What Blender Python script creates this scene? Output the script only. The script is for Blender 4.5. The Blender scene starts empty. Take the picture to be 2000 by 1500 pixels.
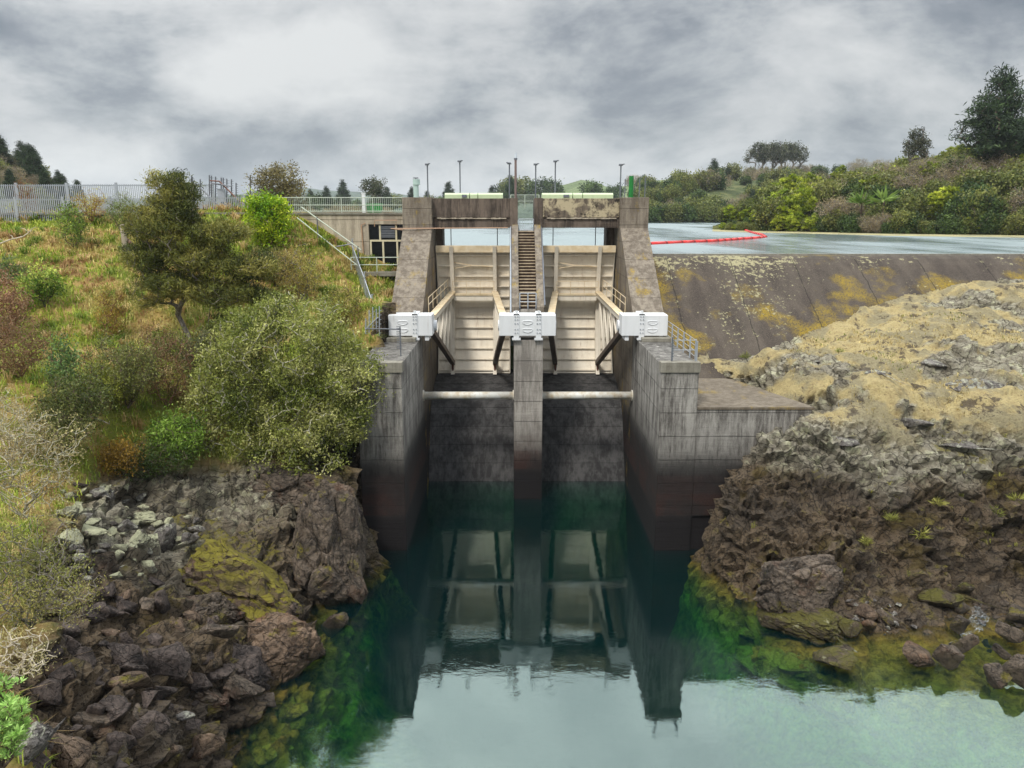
import bpy, bmesh, math, random
import numpy as np
from mathutils import Vector, Matrix

# ------------------------------------------------------------------ camera
H = 18.0                      # camera height above the tailwater pool
F = 1500.0                    # focal length in photo pixels (2000 wide)
TH = math.atan(332.0 / F)     # pitch down
scene = bpy.context.scene
COL = scene.collection
cam = bpy.data.objects.new('camera', bpy.data.cameras.new('camera'))
COL.objects.link(cam)
cam.data.sensor_width = 36.0
cam.data.lens = 27.0
cam.data.clip_start = 0.2
cam.data.clip_end = 6000
cam.location = (0, 0, H)
cam.rotation_euler = (math.pi / 2 - TH, 0, 0)
scene.camera = cam

# ------------------------------------------------------------------ light and sky
SUN_EL, SUN_ROT = math.radians(52), math.radians(205)
scene.view_settings.view_transform = 'Standard'
scene.view_settings.look = 'None'
scene.view_settings.gamma = 1
scene.view_settings.exposure = 0.70
scene.cycles.max_bounces = 7
scene.cycles.diffuse_bounces = 3
scene.cycles.glossy_bounces = 3
scene.cycles.transmission_bounces = 4
scene.cycles.transparent_max_bounces = 12
scene.cycles.caustics_reflective = False
scene.cycles.caustics_refractive = False
scene.cycles.sample_clamp_indirect = 6

def N(nt, typ, **kw):
    n = nt.nodes.new(typ)
    for k, v in kw.items():
        if k in n.inputs.keys() if hasattr(n.inputs, 'keys') else False:
            n.inputs[k].default_value = v
        elif hasattr(n, k):
            setattr(n, k, v)
    return n
def L(nt, a, b): nt.links.new(a, b)
def sr(*c):
    """8 bit screen colour to linear"""
    return tuple(((x / 255) / 12.92 if x <= 10 else (((x / 255) + .055) / 1.055) ** 2.4) for x in c) + (1.0,)
def math_n(nt, op, a=None, b=None, c=None):
    n = nt.nodes.new('ShaderNodeMath'); n.operation = op
    for i, v in enumerate((a, b, c)):
        if v is None: continue
        if isinstance(v, (int, float)): n.inputs[i].default_value = v
        else: L(nt, v, n.inputs[i])
    return n.outputs[0]
def ramp(nt, fac, stops, interp='LINEAR'):
    n = nt.nodes.new('ShaderNodeValToRGB'); n.color_ramp.interpolation = interp
    els = n.color_ramp.elements
    while len(els) < len(stops): els.new(0.5)
    for e, (p, c) in zip(els, stops):
        e.position = p
        e.color = c if isinstance(c, tuple) else (c, c, c, 1)
    L(nt, fac, n.inputs[0])
    return n.outputs[0]
def mixc(nt, fac, a, b, mode='MIX'):
    n = nt.nodes.new('ShaderNodeMix'); n.data_type = 'RGBA'; n.blend_type = mode
    for i, v in ((0, fac), (6, a), (7, b)):
        if isinstance(v, (int, float)): n.inputs[i].default_value = v
        elif isinstance(v, tuple): n.inputs[i].default_value = v
        else: L(nt, v, n.inputs[i])
    return n.outputs[2]
def noise(nt, vec, scale, detail=4, rough=.55, dist=0.0, w=None):
    n = nt.nodes.new('ShaderNodeTexNoise')
    n.inputs['Scale'].default_value = scale; n.inputs['Detail'].default_value = detail
    n.inputs['Roughness'].default_value = rough; n.inputs['Distortion'].default_value = dist
    if vec is not None: L(nt, vec, n.inputs['Vector'])
    return n.outputs['Fac']
def mapping(nt, vec, scale=(1, 1, 1), loc=(0, 0, 0), rot=(0, 0, 0)):
    n = nt.nodes.new('ShaderNodeMapping')
    n.inputs['Scale'].default_value = scale; n.inputs['Location'].default_value = loc; n.inputs['Rotation'].default_value = rot
    L(nt, vec, n.inputs['Vector'])
    return n.outputs[0]

world = bpy.data.worlds.new("World"); scene.world = world
world.use_nodes = True
wt = world.node_tree
for n in list(wt.nodes): wt.nodes.remove(n)
tc = wt.nodes.new('ShaderNodeTexCoord')
sky = wt.nodes.new('ShaderNodeTexSky'); sky.sky_type = 'NISHITA'; sky.sun_disc = False
sky.sun_elevation = SUN_EL; sky.sun_rotation = SUN_ROT
sep = wt.nodes.new('ShaderNodeSeparateXYZ'); L(wt, tc.outputs['Generated'], sep.inputs[0])
el = sep.outputs['Z']
den = math_n(wt, 'ADD', math_n(wt, 'MAXIMUM', el, 0.0), 0.42)
cx = math_n(wt, 'DIVIDE', sep.outputs['X'], den); cy = math_n(wt, 'DIVIDE', sep.outputs['Y'], den)
cmb = wt.nodes.new('ShaderNodeCombineXYZ'); L(wt, cx, cmb.inputs[0]); L(wt, cy, cmb.inputs[1])
cv = mapping(wt, tc.outputs['Generated'], scale=(1.5, 1.5, 2.7), loc=(4.3, 1.9, .35), rot=(0, .10, 0))
n1 = noise(wt, cv, 2.0, 12, .58, .25)
n2 = noise(wt, mapping(wt, tc.outputs['Generated'], scale=(1, 1, 2.2), loc=(1.3, 7.7, 2)), 5.5, 10, .62, .3)
cl = math_n(wt, 'ADD', math_n(wt, 'MULTIPLY', n1, .68), math_n(wt, 'MULTIPLY', n2, .32))
ccol = ramp(wt, cl, [(.39, sr(104, 111, 119)), (.455, sr(128, 133, 139)), (.50, sr(154, 158, 161)), (.545, sr(176, 178, 179)), (.63, sr(198, 199, 198))])
# cloud deck is brighter high up and in a thin band above the horizon
hi = ramp(wt, el, [(0.0, 1.0), (.05, .97), (.10, .84), (.26, .90), (.36, 1.18), (.50, 2.1), (1.0, 3.3)])
xgrad = ramp(wt, math_n(wt, 'ADD', math_n(wt, 'MULTIPLY', sep.outputs['X'], -.5), .5), [(.25, .93), (.50, .95), (.72, 1.04)])
ccol = mixc(wt, 1.0, ccol, hi, 'MULTIPLY')
ccol = mixc(wt, 1.0, ccol, xgrad, 'MULTIPLY')
# extra bright cloud band above the view, added for the pool's reflection
br = math_n(wt, 'MULTIPLY', ramp(wt, el, [(.40, 0.0), (.53, 1.0), (.74, 1.0), (.9, 0.0)]), ramp(wt, sep.outputs['Y'], [(.15, 0.0), (.55, 1.0)]))
ccol = mixc(wt, br, ccol, (1.5, 1.55, 1.5, 1), 'ADD')
bg1 = wt.nodes.new('ShaderNodeBackground'); L(wt, sky.outputs[0], bg1.inputs[0]); bg1.inputs[1].default_value = 0.08
bg2 = wt.nodes.new('ShaderNodeBackground'); L(wt, ccol, bg2.inputs[0]); bg2.inputs[1].default_value = 1.0
mx = wt.nodes.new('ShaderNodeMixShader'); mx.inputs[0].default_value = .94
L(wt, bg1.outputs[0], mx.inputs[1]); L(wt, bg2.outputs[0], mx.inputs[2])
wo = wt.nodes.new('ShaderNodeOutputWorld'); L(wt, mx.outputs[0], wo.inputs[0])
world.cycles.sampling_method = 'MANUAL'; world.cycles.sample_map_resolution = 512

sun = bpy.data.objects.new('sun', bpy.data.lights.new('sun', 'SUN')); COL.objects.link(sun)
sun.data.energy = 1.5; sun.data.angle = math.radians(11); sun.data.color = (1, .95, .86)
sd = Vector((math.sin(SUN_ROT) * math.cos(SUN_EL), math.cos(SUN_ROT) * math.cos(SUN_EL), math.sin(SUN_EL)))
sun.rotation_euler = sd.to_track_quat('Z', 'Y').to_euler()

# ------------------------------------------------------------------ pixel to place
CT, ST = math.cos(TH), math.sin(TH)
def W(px, py, d):
    u, v = (px - 1000) / F, (py - 750) / F
    dx, dy, dz = u, CT - v * ST, -ST - v * CT
    t = d / dy
    return Vector((dx * t, d, H + dz * t))
def WZ(px, py, z=0.0):
    u, v = (px - 1000) / F, (py - 750) / F
    dx, dy, dz = u, CT - v * ST, -ST - v * CT
    t = (z - H) / dz
    return Vector((dx * t, dy * t, z))

# ------------------------------------------------------------------ object helpers
def tag(o, label=None, cat=None, group=None, kind=None):
    if label: o['label'] = label
    if cat: o['category'] = cat
    if group: o['group'] = group
    if kind: o['kind'] = kind
    return o
def thing(name, label, cat, loc=(0, 0, 0), group=None):
    o = bpy.data.objects.new(name, None); COL.objects.link(o)
    o.location = loc; o.empty_display_size = .3
    return tag(o, label, cat, group)
def link(name, me, parent=None):
    o = bpy.data.objects.new(name, me); COL.objects.link(o)
    if parent is not None:
        o.parent = parent
        o.location = -Vector(parent_world(parent))
    return o
def parent_world(p):
    v = Vector(p.location)
    while p.parent is not None:
        p = p.parent; v = v + Vector(p.location)
    return v
def npmesh(name, verts, faces, mat=None, smooth=False, col=None, extra=None):
    """verts (N,3), faces (M,k) numpy of one polygon size, or a list of such arrays"""
    me = bpy.data.meshes.new(name)
    if not isinstance(faces, list): faces = [faces]
    faces = [f for f in faces if len(f)]
    nl = sum(f.size for f in faces); npoly = sum(len(f) for f in faces)
    me.vertices.add(len(verts)); me.loops.add(nl); me.polygons.add(npoly)
    me.vertices.foreach_set('co', np.asarray(verts, dtype=np.float32).ravel())
    me.loops.foreach_set('vertex_index', np.concatenate([f.ravel() for f in faces]).astype(np.int32))
    tot = np.concatenate([np.full(len(f), f.shape[1]) for f in faces]).astype(np.int32)
    st = np.concatenate([[0], np.cumsum(tot)[:-1]]).astype(np.int32)
    me.polygons.foreach_set('loop_start', st); me.polygons.foreach_set('loop_total', tot)
    if smooth: me.polygons.foreach_set('use_smooth', np.ones(npoly, dtype=bool))
    me.update(calc_edges=True)
    if col is not None:
        a = me.color_attributes.new('col', 'FLOAT_COLOR', 'POINT')
        c = np.ones((len(verts), 4), dtype=np.float32); c[:, :3] = col
        a.data.foreach_set('color', c.ravel())
    for k, v in (extra or {}).items():
        a = me.attributes.new(k, 'FLOAT', 'POINT'); a.data.foreach_set('value', np.asarray(v, dtype=np.float32))
    if mat: me.materials.append(mat)
    return me

class MB:
    def __init__(s): s.v = []; s.f = []
    def hexa(s, p):
        """8 points: bottom four ccw, top four ccw"""
        b = len(s.v); s.v += [tuple(q) for q in p]
        for f in ((3, 2, 1, 0), (4, 5, 6, 7), (0, 1, 5, 4), (1, 2, 6, 5), (2, 3, 7, 6), (3, 0, 4, 7)):
            s.f.append(tuple(b + i for i in f))
        return s
    def box(s, x0, x1, y0, y1, z0, z1):
        return s.hexa([(x0, y0, z0), (x1, y0, z0), (x1, y1, z0), (x0, y1, z0), (x0, y0, z1), (x1, y0, z1), (x1, y1, z1), (x0, y1, z1)])
    def bar(s, a, b, w, h=None, up=(0, 0, 1)):
        """rectangular bar from a to b"""
        a, b = Vector(a), Vector(b); h = h or w
        d = (b - a).normalized(); u = Vector(up)
        if abs(d.dot(u)) > .98: u = Vector((0, 1, 0))
        r = d.cross(u).normalized(); u = r.cross(d).normalized()
        q = []
        for e in (a, b):
            q.append([e - r * w / 2 - u * h / 2, e + r * w / 2 - u * h / 2, e + r * w / 2 + u * h / 2, e - r * w / 2 + u * h / 2])
        return s.hexa([q[0][0], q[0][1], q[1][1], q[1][0], q[0][3], q[0][2], q[1][2], q[1][3]])
    def tube(s, pts, r, n=8, cap=True, r2=None):
        pts = [Vector(p) for p in pts]; rings = []
        for i, p in enumerate(pts):
            d = (pts[min(i + 1, len(pts) - 1)] - pts[max(i - 1, 0)]).normalized()
            u = Vector((0, 0, 1)) if abs(d.z) < .9 else Vector((0, 1, 0))
            a = d.cross(u).normalized(); c = a.cross(d).normalized()
            rr = r if r2 is None else r + (r2 - r) * i / (len(pts) - 1)
            b = len(s.v)
            for k in range(n):
                t = 2 * math.pi * k / n
                s.v.append(tuple(p + (a * math.cos(t) + c * math.sin(t)) * rr))
            rings.append(b)
        for a, b in zip(rings, rings[1:]):
            for k in range(n):
                k2 = (k + 1) % n
                s.f.append((a + k, b + k, b + k2, a + k2))
        if cap:
            s.f.append(tuple(rings[0] + k for k in range(n)))
            s.f.append(tuple(rings[-1] + n - 1 - k for k in range(n)))
        return s
    def prism(s, prof, x0, x1, x0b=None, x1b=None):
        """profile of (y,z) points, extruded along x"""
        n = len(prof); b = len(s.v)
        for x in (x0, x1): s.v += [(x, y, z) for y, z in prof]
        for k in range(n):
            k2 = (k + 1) % n
            s.f.append((b + k, b + k2, b + n + k2, b + n + k))
        s.f.append(tuple(b + n - 1 - k for k in range(n))); s.f.append(tuple(b + n + k for k in range(n)))
        return s
    def plate(s, prof, z0, z1):
        """plan outline of (x,y) points, extruded along z"""
        n = len(prof); b = len(s.v)
        for z in (z0, z1): s.v += [(x, y, z) for x, y in prof]
        for k in range(n):
            k2 = (k + 1) % n
            s.f.append((b + k, b + k2, b + n + k2, b + n + k))
        s.f.append(tuple(b + n - 1 - k for k in range(n))); s.f.append(tuple(b + n + k for k in range(n)))
        return s
    def build(s, name, mat, parent=None, bevel=0, smooth=False):
        me = bpy.data.meshes.new(name); me.from_pydata(s.v, [], s.f); me.materials.append(mat)
        bm = bmesh.new(); bm.from_mesh(me); bmesh.ops.recalc_face_normals(bm, faces=bm.faces)
        if bevel:
            es = [e for e in bm.edges if len(e.link_faces) == 2 and e.calc_face_angle(0) > .4]
            bmesh.ops.bevel(bm, geom=es, offset=bevel, segments=2, affect='EDGES', profile=.6)
        bm.to_mesh(me); bm.free()
        if smooth:
            me.polygons.foreach_set('use_smooth', np.ones(len(me.polygons), dtype=bool))
        return link(name, me, parent)

def copy_tree(o, parent=None):
    c = o.copy(); COL.objects.link(c)
    if parent is not None: c.parent = parent
    for ch in list(o.children): copy_tree(ch, c)
    return c

# ------------------------------------------------------------------ numpy noise
def _hash(ix, iy, iz, seed):
    with np.errstate(over='ignore'):
        h = (ix.astype(np.uint32) * np.uint32(374761393) + iy.astype(np.uint32) * np.uint32(668265263)
             + iz.astype(np.uint32) * np.uint32(2246822519) + np.uint32(seed * 3266489917 & 0xffffffff))
        h ^= h >> np.uint32(15); h *= np.uint32(2246822519); h ^= h >> np.uint32(13); h *= np.uint32(3266489917); h ^= h >> np.uint32(16)
    return h.astype(np.float64) / 4294967295.0
def vnoise(p, seed=0):
    i = np.floor(p).astype(np.int64); f = p - i; f = f * f * (3 - 2 * f)
    r = 0
    for a in (0, 1):
        for b in (0, 1):
            for c in (0, 1):
                w = (f[:, 0] if a else 1 - f[:, 0]) * (f[:, 1] if b else 1 - f[:, 1]) * (f[:, 2] if c else 1 - f[:, 2])
                r = r + w * _hash(i[:, 0] + a, i[:, 1] + b, i[:, 2] + c, seed)
    return r
def fbm(p, oct=4, seed=0, gain=.5):
    r = 0; a = 1; t = 0
    for k in range(oct):
        r = r + a * (vnoise(p, seed + k * 17) - .5); t += a; a *= gain; p = p * 2.03
    return r / t * 2
def worley(p, seed=0):
    """F1, F2 and a random value of the nearest cell"""
    i = np.floor(p).astype(np.int64); f1 = np.full(len(p), 9.0); f2 = np.full(len(p), 9.0); cv = np.zeros(len(p)); cd = np.zeros((len(p), 3))
    for a in (-1, 0, 1):
        for b in (-1, 0, 1):
            for c in (-1, 0, 1):
                x, y, z = i[:, 0] + a, i[:, 1] + b, i[:, 2] + c
                q = np.stack([x + _hash(x, y, z, seed + 1), y + _hash(x, y, z, seed + 2), z + _hash(x, y, z, seed + 3)], 1)
                dv = p - q; d = np.sqrt((dv ** 2).sum(1))
                v = _hash(x, y, z, seed + 4)
                m = d < f1
                f2 = np.where(m, f1, np.minimum(f2, d)); cv = np.where(m, v, cv); cd[m] = dv[m]; f1 = np.where(m, d, f1)
    return f1, f2, cv, cd
def sstep(a, b, x):
    t = np.clip((x - a) / (b - a), 0, 1); return t * t * (3 - 2 * t)

# ------------------------------------------------------------------ materials
def newmat(name):
    m = bpy.data.materials.new(name); m.use_nodes = True
    nt = m.node_tree
    b = nt.nodes['Principled BSDF']
    return m, nt, b
def bump(nt, b, h, strength, dist):
    n = nt.nodes.new('ShaderNodeBump'); n.inputs['Strength'].default_value = strength; n.inputs['Distance'].default_value = dist
    L(nt, h, n.inputs['Height']); L(nt, n.outputs[0], b.inputs['Normal']); return n
def pos(nt): return nt.nodes.new('ShaderNodeNewGeometry').outputs['Position']

def flat(name, c, rough=.6, metal=0.0, dirt=.25, dscale=3.0, dcol=None, spec=.5, streak=False):
    m, nt, b = newmat(name)
    P = pos(nt)
    if streak: P = mapping(nt, P, scale=(1, 1, .15))
    n = noise(nt, P, dscale, 6, .6)
    f = ramp(nt, n, [(.42, 0.0), (.72, dirt)])
    dc = dcol or tuple(x * .45 for x in c[:3]) + (1,)
    L(nt, mixc(nt, f, c, dc), b.inputs['Base Color'])
    b.inputs['Roughness'].default_value = rough; b.inputs['Metallic'].default_value = metal
    b.inputs['Specular IOR Level'].default_value = spec
    bump(nt, b, noise(nt, pos(nt), 18, 4), .15, .02)
    return m

def concrete(name, base, dark, streak=.7, water=True, moss=0.0, lift=1.25, cream=0.0, zs=(0, 10), rough_sc=1.0):
    m, nt, b = newmat(name)
    P = pos(nt)
    sp = nt.nodes.new('ShaderNodeSeparateXYZ'); L(nt, P, sp.inputs[0])
    # rain streaks
    s1 = noise(nt, mapping(nt, P, scale=(1, 1, .10)), 2.6, 7, .65, .2)
    s2 = noise(nt, mapping(nt, P, scale=(1, 1, .22)), 9.0, 5, .6)
    s3 = noise(nt, P, .55, 5, .6)
    st = math_n(nt, 'ADD', math_n(nt, 'MULTIPLY', s1, .55), math_n(nt, 'ADD', math_n(nt, 'MULTIPLY', s2, .2), math_n(nt, 'MULTIPLY', s3, .25)))
    c = mixc(nt, ramp(nt, st, [(.43, 0.0), (.56, streak)]), base, dark)
    # speckle
    sk = noise(nt, P, 38, 3, .7)
    c = mixc(nt, ramp(nt, sk, [(.30, .45), (.46, 0.0)]), c, tuple(x * .35 for x in dark[:3]) + (1,))
    c = mixc(nt, ramp(nt, sk, [(.56, 0.0), (.74, .4)]), c, tuple(min(1, x * 1.6) for x in base[:3]) + (1,))
    if cream:
        cn = noise(nt, P, 1.1, 7, .68, .4)
        c = mixc(nt, ramp(nt, cn, [(.46, 0.0), (.56, cream)]), c, sr(196, 182, 150))
        cn = noise(nt, mapping(nt, P, loc=(5, 5, 5)), 2.2, 6, .7)
        c = mixc(nt, ramp(nt, cn, [(.56, 0.0), (.64, .9)]), c, sr(38, 34, 30))
    # lift joints and board marks
    zz = math_n(nt, 'ADD', sp.outputs['Z'], math_n(nt, 'MULTIPLY', noise(nt, P, 1.5, 2), .06))
    fr = math_n(nt, 'FRACT', math_n(nt, 'DIVIDE', zz, lift))
    jl = ramp(nt, fr, [(0.0, 1.0), (.012, .9), (.03, 0.0)])
    c = mixc(nt, math_n(nt, 'MULTIPLY', jl, .55), c, tuple(x * .3 for x in dark[:3]) + (1,))
    if water:
        wn = math_n(nt, 'ADD', sp.outputs['Z'], math_n(nt, 'MULTIPLY', math_n(nt, 'SUBTRACT', math_n(nt, 'ADD', math_n(nt, 'MULTIPLY', s1, .45), math_n(nt, 'ADD', math_n(nt, 'MULTIPLY', s2, .2), math_n(nt, 'MULTIPLY', s3, .35))), .5), 5.5))
        f = math_n(nt, 'DIVIDE', math_n(nt, 'SUBTRACT', wn, zs[0]), zs[1] - zs[0])
        k = ramp(nt, f, [(.40, 1.0), (.47, .85), (.53, .35), (.72, 0.0)])
        c = mixc(nt, k, c, mixc(nt, noise(nt, P, 3, 4), (.008, .007, .007, 1), (.03, .027, .026, 1)))
        z2 = math_n(nt, 'ADD', sp.outputs['Z'], math_n(nt, 'MULTIPLY', s3, .12))
        r = ramp(nt, math_n(nt, 'DIVIDE', z2, 10.0), [(.0, 1.0), (.02, .1), (.205, 0.08), (.215, .9), (.33, .75), (.34, .35), (.43, .35), (.45, 0.0)], 'LINEAR')
        c = mixc(nt, math_n(nt, 'MULTIPLY', math_n(nt, 'MULTIPLY', r, .8), ramp(nt, s3, [(.42, .25), (.56, 1.0)])), c, mixc(nt, ramp(nt, sk, [(.4, 0.0), (.6, 1.0)]), (.018, .008, .007, 1), (.075, .032, .024, 1)))
        k2 = ramp(nt, math_n(nt, 'DIVIDE', z2, 10.0), [(.18, .85), (.215, 0.0)])
        c = mixc(nt, k2, c, (.009, .007, .008, 1))
    if moss:
        mn = noise(nt, mapping(nt, P, scale=(1, .6, .6)), .8, 8, .7)
        fn = noise(nt, P, 14, 4, .8)
        mf = math_n(nt, 'MULTIPLY', ramp(nt, mn, [(.55, 0.0), (.64, moss)]), ramp(nt, fn, [(.42, 0.1), (.55, 1.0)]))
        c = mixc(nt, mf, c, mixc(nt, fn, sr(120, 98, 20), sr(190, 160, 50)))
    L(nt, c, b.inputs['Base Color'])
    b.inputs['Roughness'].default_value = .85
    b.inputs['Specular IOR Level'].default_value = .3
    wv = nt.nodes.new('ShaderNodeTexNoise'); wv.inputs['Scale'].default_value = 1; wv.inputs['Detail'].default_value = 2
    L(nt, mapping(nt, P, scale=(.6, .6, 11)), wv.inputs['Vector'])
    hh = math_n(nt, 'ADD', math_n(nt, 'MULTIPLY', sk, .5 * rough_sc), math_n(nt, 'ADD', math_n(nt, 'MULTIPLY', wv.outputs[0], .5), math_n(nt, 'MULTIPLY', jl, -.7)))
    bump(nt, b, hh, .6, .05)
    return m

def leafmat(name, rough=.55, trans=.25, var=.35):
    """leaf colour comes from the mesh's own colour attribute, varied from plant to plant"""
    m, nt, b = newmat(name)
    a = nt.nodes.new('ShaderNodeAttribute'); a.attribute_name = 'col'
    oi = nt.nodes.new('ShaderNodeObjectInfo')
    hs = nt.nodes.new('ShaderNodeHueSaturation')
    L(nt, a.outputs['Color'], hs.inputs['Color'])
    L(nt, math_n(nt, 'ADD', math_n(nt, 'MULTIPLY', oi.outputs['Random'], .016 * var / .35), .5 - .008 * var / .35), hs.inputs['Hue'])
    rv = math_n(nt, 'FRACT', math_n(nt, 'MULTIPLY', oi.outputs['Random'], 17.3))
    L(nt, math_n(nt, 'ADD', math_n(nt, 'MULTIPLY', rv, var), 1 - var / 2), hs.inputs['Value'])
    b.inputs['Roughness'].default_value = rough; b.inputs['Specular IOR Level'].default_value = .3
    L(nt, hs.outputs[0], b.inputs['Base Color'])
    tr = nt.nodes.new('ShaderNodeBsdfTranslucent'); L(nt, hs.outputs[0], tr.inputs[0])
    ms = nt.nodes.new('ShaderNodeMixShader'); ms.inputs[0].default_value = trans
    L(nt, b.outputs[0], ms.inputs[1]); L(nt, tr.outputs[0], ms.inputs[2])
    L(nt, ms.outputs[0], nt.nodes['Material Output'].inputs[0])
    return m

def rockmat(name, dark, mid, lichen=0.0, lcol=sr(190, 188, 150), moss=0.0, mcol=sr(150, 140, 40), scale=1.0, rust=0.0, world_wet=True):
    m, nt, b = newmat(name)
    P = pos(nt)
    geo = nt.nodes.new('ShaderNodeNewGeometry')
    spn = nt.nodes.new('ShaderNodeSeparateXYZ'); L(nt, geo.outputs['Normal'], spn.inputs[0])
    spz = nt.nodes.new('ShaderNodeSeparateXYZ'); L(nt, P, spz.inputs[0])
    a = noise(nt, P, 1.1 * scale, 9, .68, .6)
    g = noise(nt, P, 7 * scale, 7, .7)
    v = nt.nodes.new('ShaderNodeTexVoronoi'); v.feature = 'DISTANCE_TO_EDGE'; v.inputs['Scale'].default_value = 1.6 * scale
    wp = mixc(nt, .25, P, nt.nodes.new('ShaderNodeTexNoise').outputs['Color'], 'ADD')
    L(nt, mapping(nt, wp, scale=(1, 1, 1.7)), v.inputs['Vector'])
    c = mixc(nt, ramp(nt, a, [(.36, 0.0), (.62, 1.0)]), dark, mid)
    c = mixc(nt, ramp(nt, g, [(.38, .65), (.5, 0.0)]), c, tuple(x * .35 for x in dark[:3]) + (1,))
    c = mixc(nt, ramp(nt, g, [(.56, 0.0), (.72, .5)]), c, tuple(min(1, x * 1.8) for x in mid[:3]) + (1,))
    crack = ramp(nt, v.outputs['Distance'], [(.0, 1.0), (.035, 0.0)])
    c = mixc(nt, math_n(nt, 'MULTIPLY', crack, .5), c, (.01, .008, .007, 1))
    if rust:
        c = mixc(nt, ramp(nt, noise(nt, mapping(nt, P, loc=(9, 2, 4)), .7, 6, .6), [(.56, 0.0), (.68, rust)]), c, sr(128, 70, 34))
    top = ramp(nt, spn.outputs['Z'], [(.15, .15), (.7, 1.0)])
    if moss:
        f = math_n(nt, 'MULTIPLY', ramp(nt, noise(nt, mapping(nt, P, loc=(3, 8, 1)), .9, 7, .65), [(.60 - moss * .22, 0.0), (.68 - moss * .22, 1.0)]), top)
        c = mixc(nt, math_n(nt, 'MULTIPLY', f, .95), c, mixc(nt, noise(nt, P, 9, 4), tuple(x * .3 for x in mcol[:3]) + (1,), mcol))
    if lichen:
        f = math_n(nt, 'MULTIPLY', ramp(nt, noise(nt, mapping(nt, P, loc=(1, 5, 7)), 2.6 * scale, 8, .72), [(.62 - lichen * .22, 0.0), (.66 - lichen * .22, 1.0)]), top)
        c = mixc(nt, math_n(nt, 'MULTIPLY', f, .9), c, mixc(nt, noise(nt, P, 5, 4), tuple(x * .6 for x in lcol[:3]) + (1,), lcol))
    if world_wet:
        wet = ramp(nt, math_n(nt, 'DIVIDE', spz.outputs['Z'], 4.0), [(.0, .55), (.2, .2), (.5, 0.0)])
        c = mixc(nt, wet, c, tuple(x * .45 for x in dark[:3]) + (1,))
        L(nt, ramp(nt, math_n(nt, 'DIVIDE', spz.outputs['Z'], 1.0), [(.0, .3), (.45, .82)]), b.inputs['Roughness'])
    L(nt, c, b.inputs['Base Color'])
    if not world_wet: b.inputs['Roughness'].default_value = .85
    b.inputs['Specular IOR Level'].default_value = .35
    hh = math_n(nt, 'ADD', math_n(nt, 'MULTIPLY', g, .8), math_n(nt, 'ADD', math_n(nt, 'MULTIPLY', crack, -.5), math_n(nt, 'MULTIPLY', a, 1.4)))
    hh = math_n(nt, 'ADD', hh, math_n(nt, 'MULTIPLY', noise(nt, P, 30 * scale, 4, .7), .3))
    bump(nt, b, hh, .9, .16)
    return m
# ------------------------------------------------------------------ palette
M = {}
def rusty(m, amt=.5, sc=2.2):
    nt = m.node_tree; b = nt.nodes['Principled BSDF']; src = b.inputs['Base Color'].links[0].from_socket; P = pos(nt)
    r = noise(nt, mapping(nt, P, scale=(1, 1, .08), loc=(3, 1, 2)), sc * 2, 5, .7); q = noise(nt, P, sc * .4, 4, .6)
    f = math_n(nt, 'MULTIPLY', ramp(nt, r, [(.56, 0.0), (.70, amt)]), ramp(nt, q, [(.42, 0.0), (.6, 1.0)]))
    L(nt, mixc(nt, f, src, sr(134, 92, 56)), b.inputs['Base Color']); return m
M['conc_tower'] = concrete('weathered_concrete', sr(146, 136, 122), sr(92, 82, 72), .8, water=True, moss=.8, lift=1.15, zs=(0, 10.4))
M['conc_wall'] = concrete('stained_concrete', sr(172, 168, 161), sr(70, 65, 61), .85, water=True, lift=1.3, zs=(0, 10.4))
M['conc_pier'] = concrete('pier_concrete', sr(176, 170, 162), sr(100, 94, 88), .7, water=True, lift=1.3, zs=(-1.5, 8.2))
M['conc_beam'] = concrete('beam_concrete', sr(118, 105, 94), sr(52, 45, 40), .85, water=False, lift=40)
M['conc_cream'] = concrete('patched_beam_concrete', sr(118, 106, 92), sr(52, 45, 40), .8, water=False, lift=40, cream=.85)
M['conc_pale'] = concrete('pale_concrete', sr(196, 184, 164), sr(120, 108, 94), .6, water=False, lift=1.6)
M['conc_slab'] = concrete('slab_concrete', sr(150, 146, 134), sr(104, 98, 86), .6, water=False, lift=40)
M['conc_tread'] = concrete('tread_concrete', sr(190, 174, 148), sr(128, 108, 86), .6, water=False, lift=40)
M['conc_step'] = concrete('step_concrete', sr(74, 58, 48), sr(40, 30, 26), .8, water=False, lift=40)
M['chute'] = concrete('chute_concrete', sr(84, 83, 83), sr(36, 35, 36), .8, water=False, lift=1.15, rough_sc=2)
M['beige'] = flat('beige_gate_paint', sr(240, 231, 214), .5, dirt=.3, dcol=sr(200, 182, 156), streak=True)
M['beige_top'] = flat('weathered_beige_paint', sr(226, 208, 176), .6, dirt=.7, dcol=sr(190, 162, 112), dscale=2)
M['arm_dark'] = flat('lower_arm_dark_brown', sr(100, 86, 76), .6, dirt=.6, dcol=sr(52, 42, 38))  # darker brown over the whole lower arm
M['white'] = flat('white_steel_paint', sr(228, 230, 232), .45, dirt=.25, dcol=sr(196, 198, 196), streak=True)
M['pipe'] = flat('white_pipe_paint', sr(226, 226, 220), .5, dirt=.75, dcol=sr(170, 138, 66), dscale=1.6)
M['galv'] = flat('galvanised_steel', sr(176, 182, 190), .45, metal=.35, dirt=.3)
M['galv_dark'] = flat('dull_grey_steel', sr(120, 124, 132), .5, metal=.35, dirt=.4)
M['rail'] = flat('pale_green_rail_paint', sr(190, 200, 184), .5, dirt=.2)
M['hood'] = flat('light_green_cover_paint', sr(200, 216, 176), .45, dirt=.25, dcol=sr(150, 160, 120))
M['green'] = flat('bright_green_paint', sr(28, 128, 52), .45, dirt=.5, dcol=sr(14, 76, 30))
M['greenbox'] = flat('green_plastic', sr(36, 140, 60), .5, dirt=.35)
M['vent'] = flat('pale_blue_green_paint', sr(180, 204, 198), .45, dirt=.25)
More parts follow.
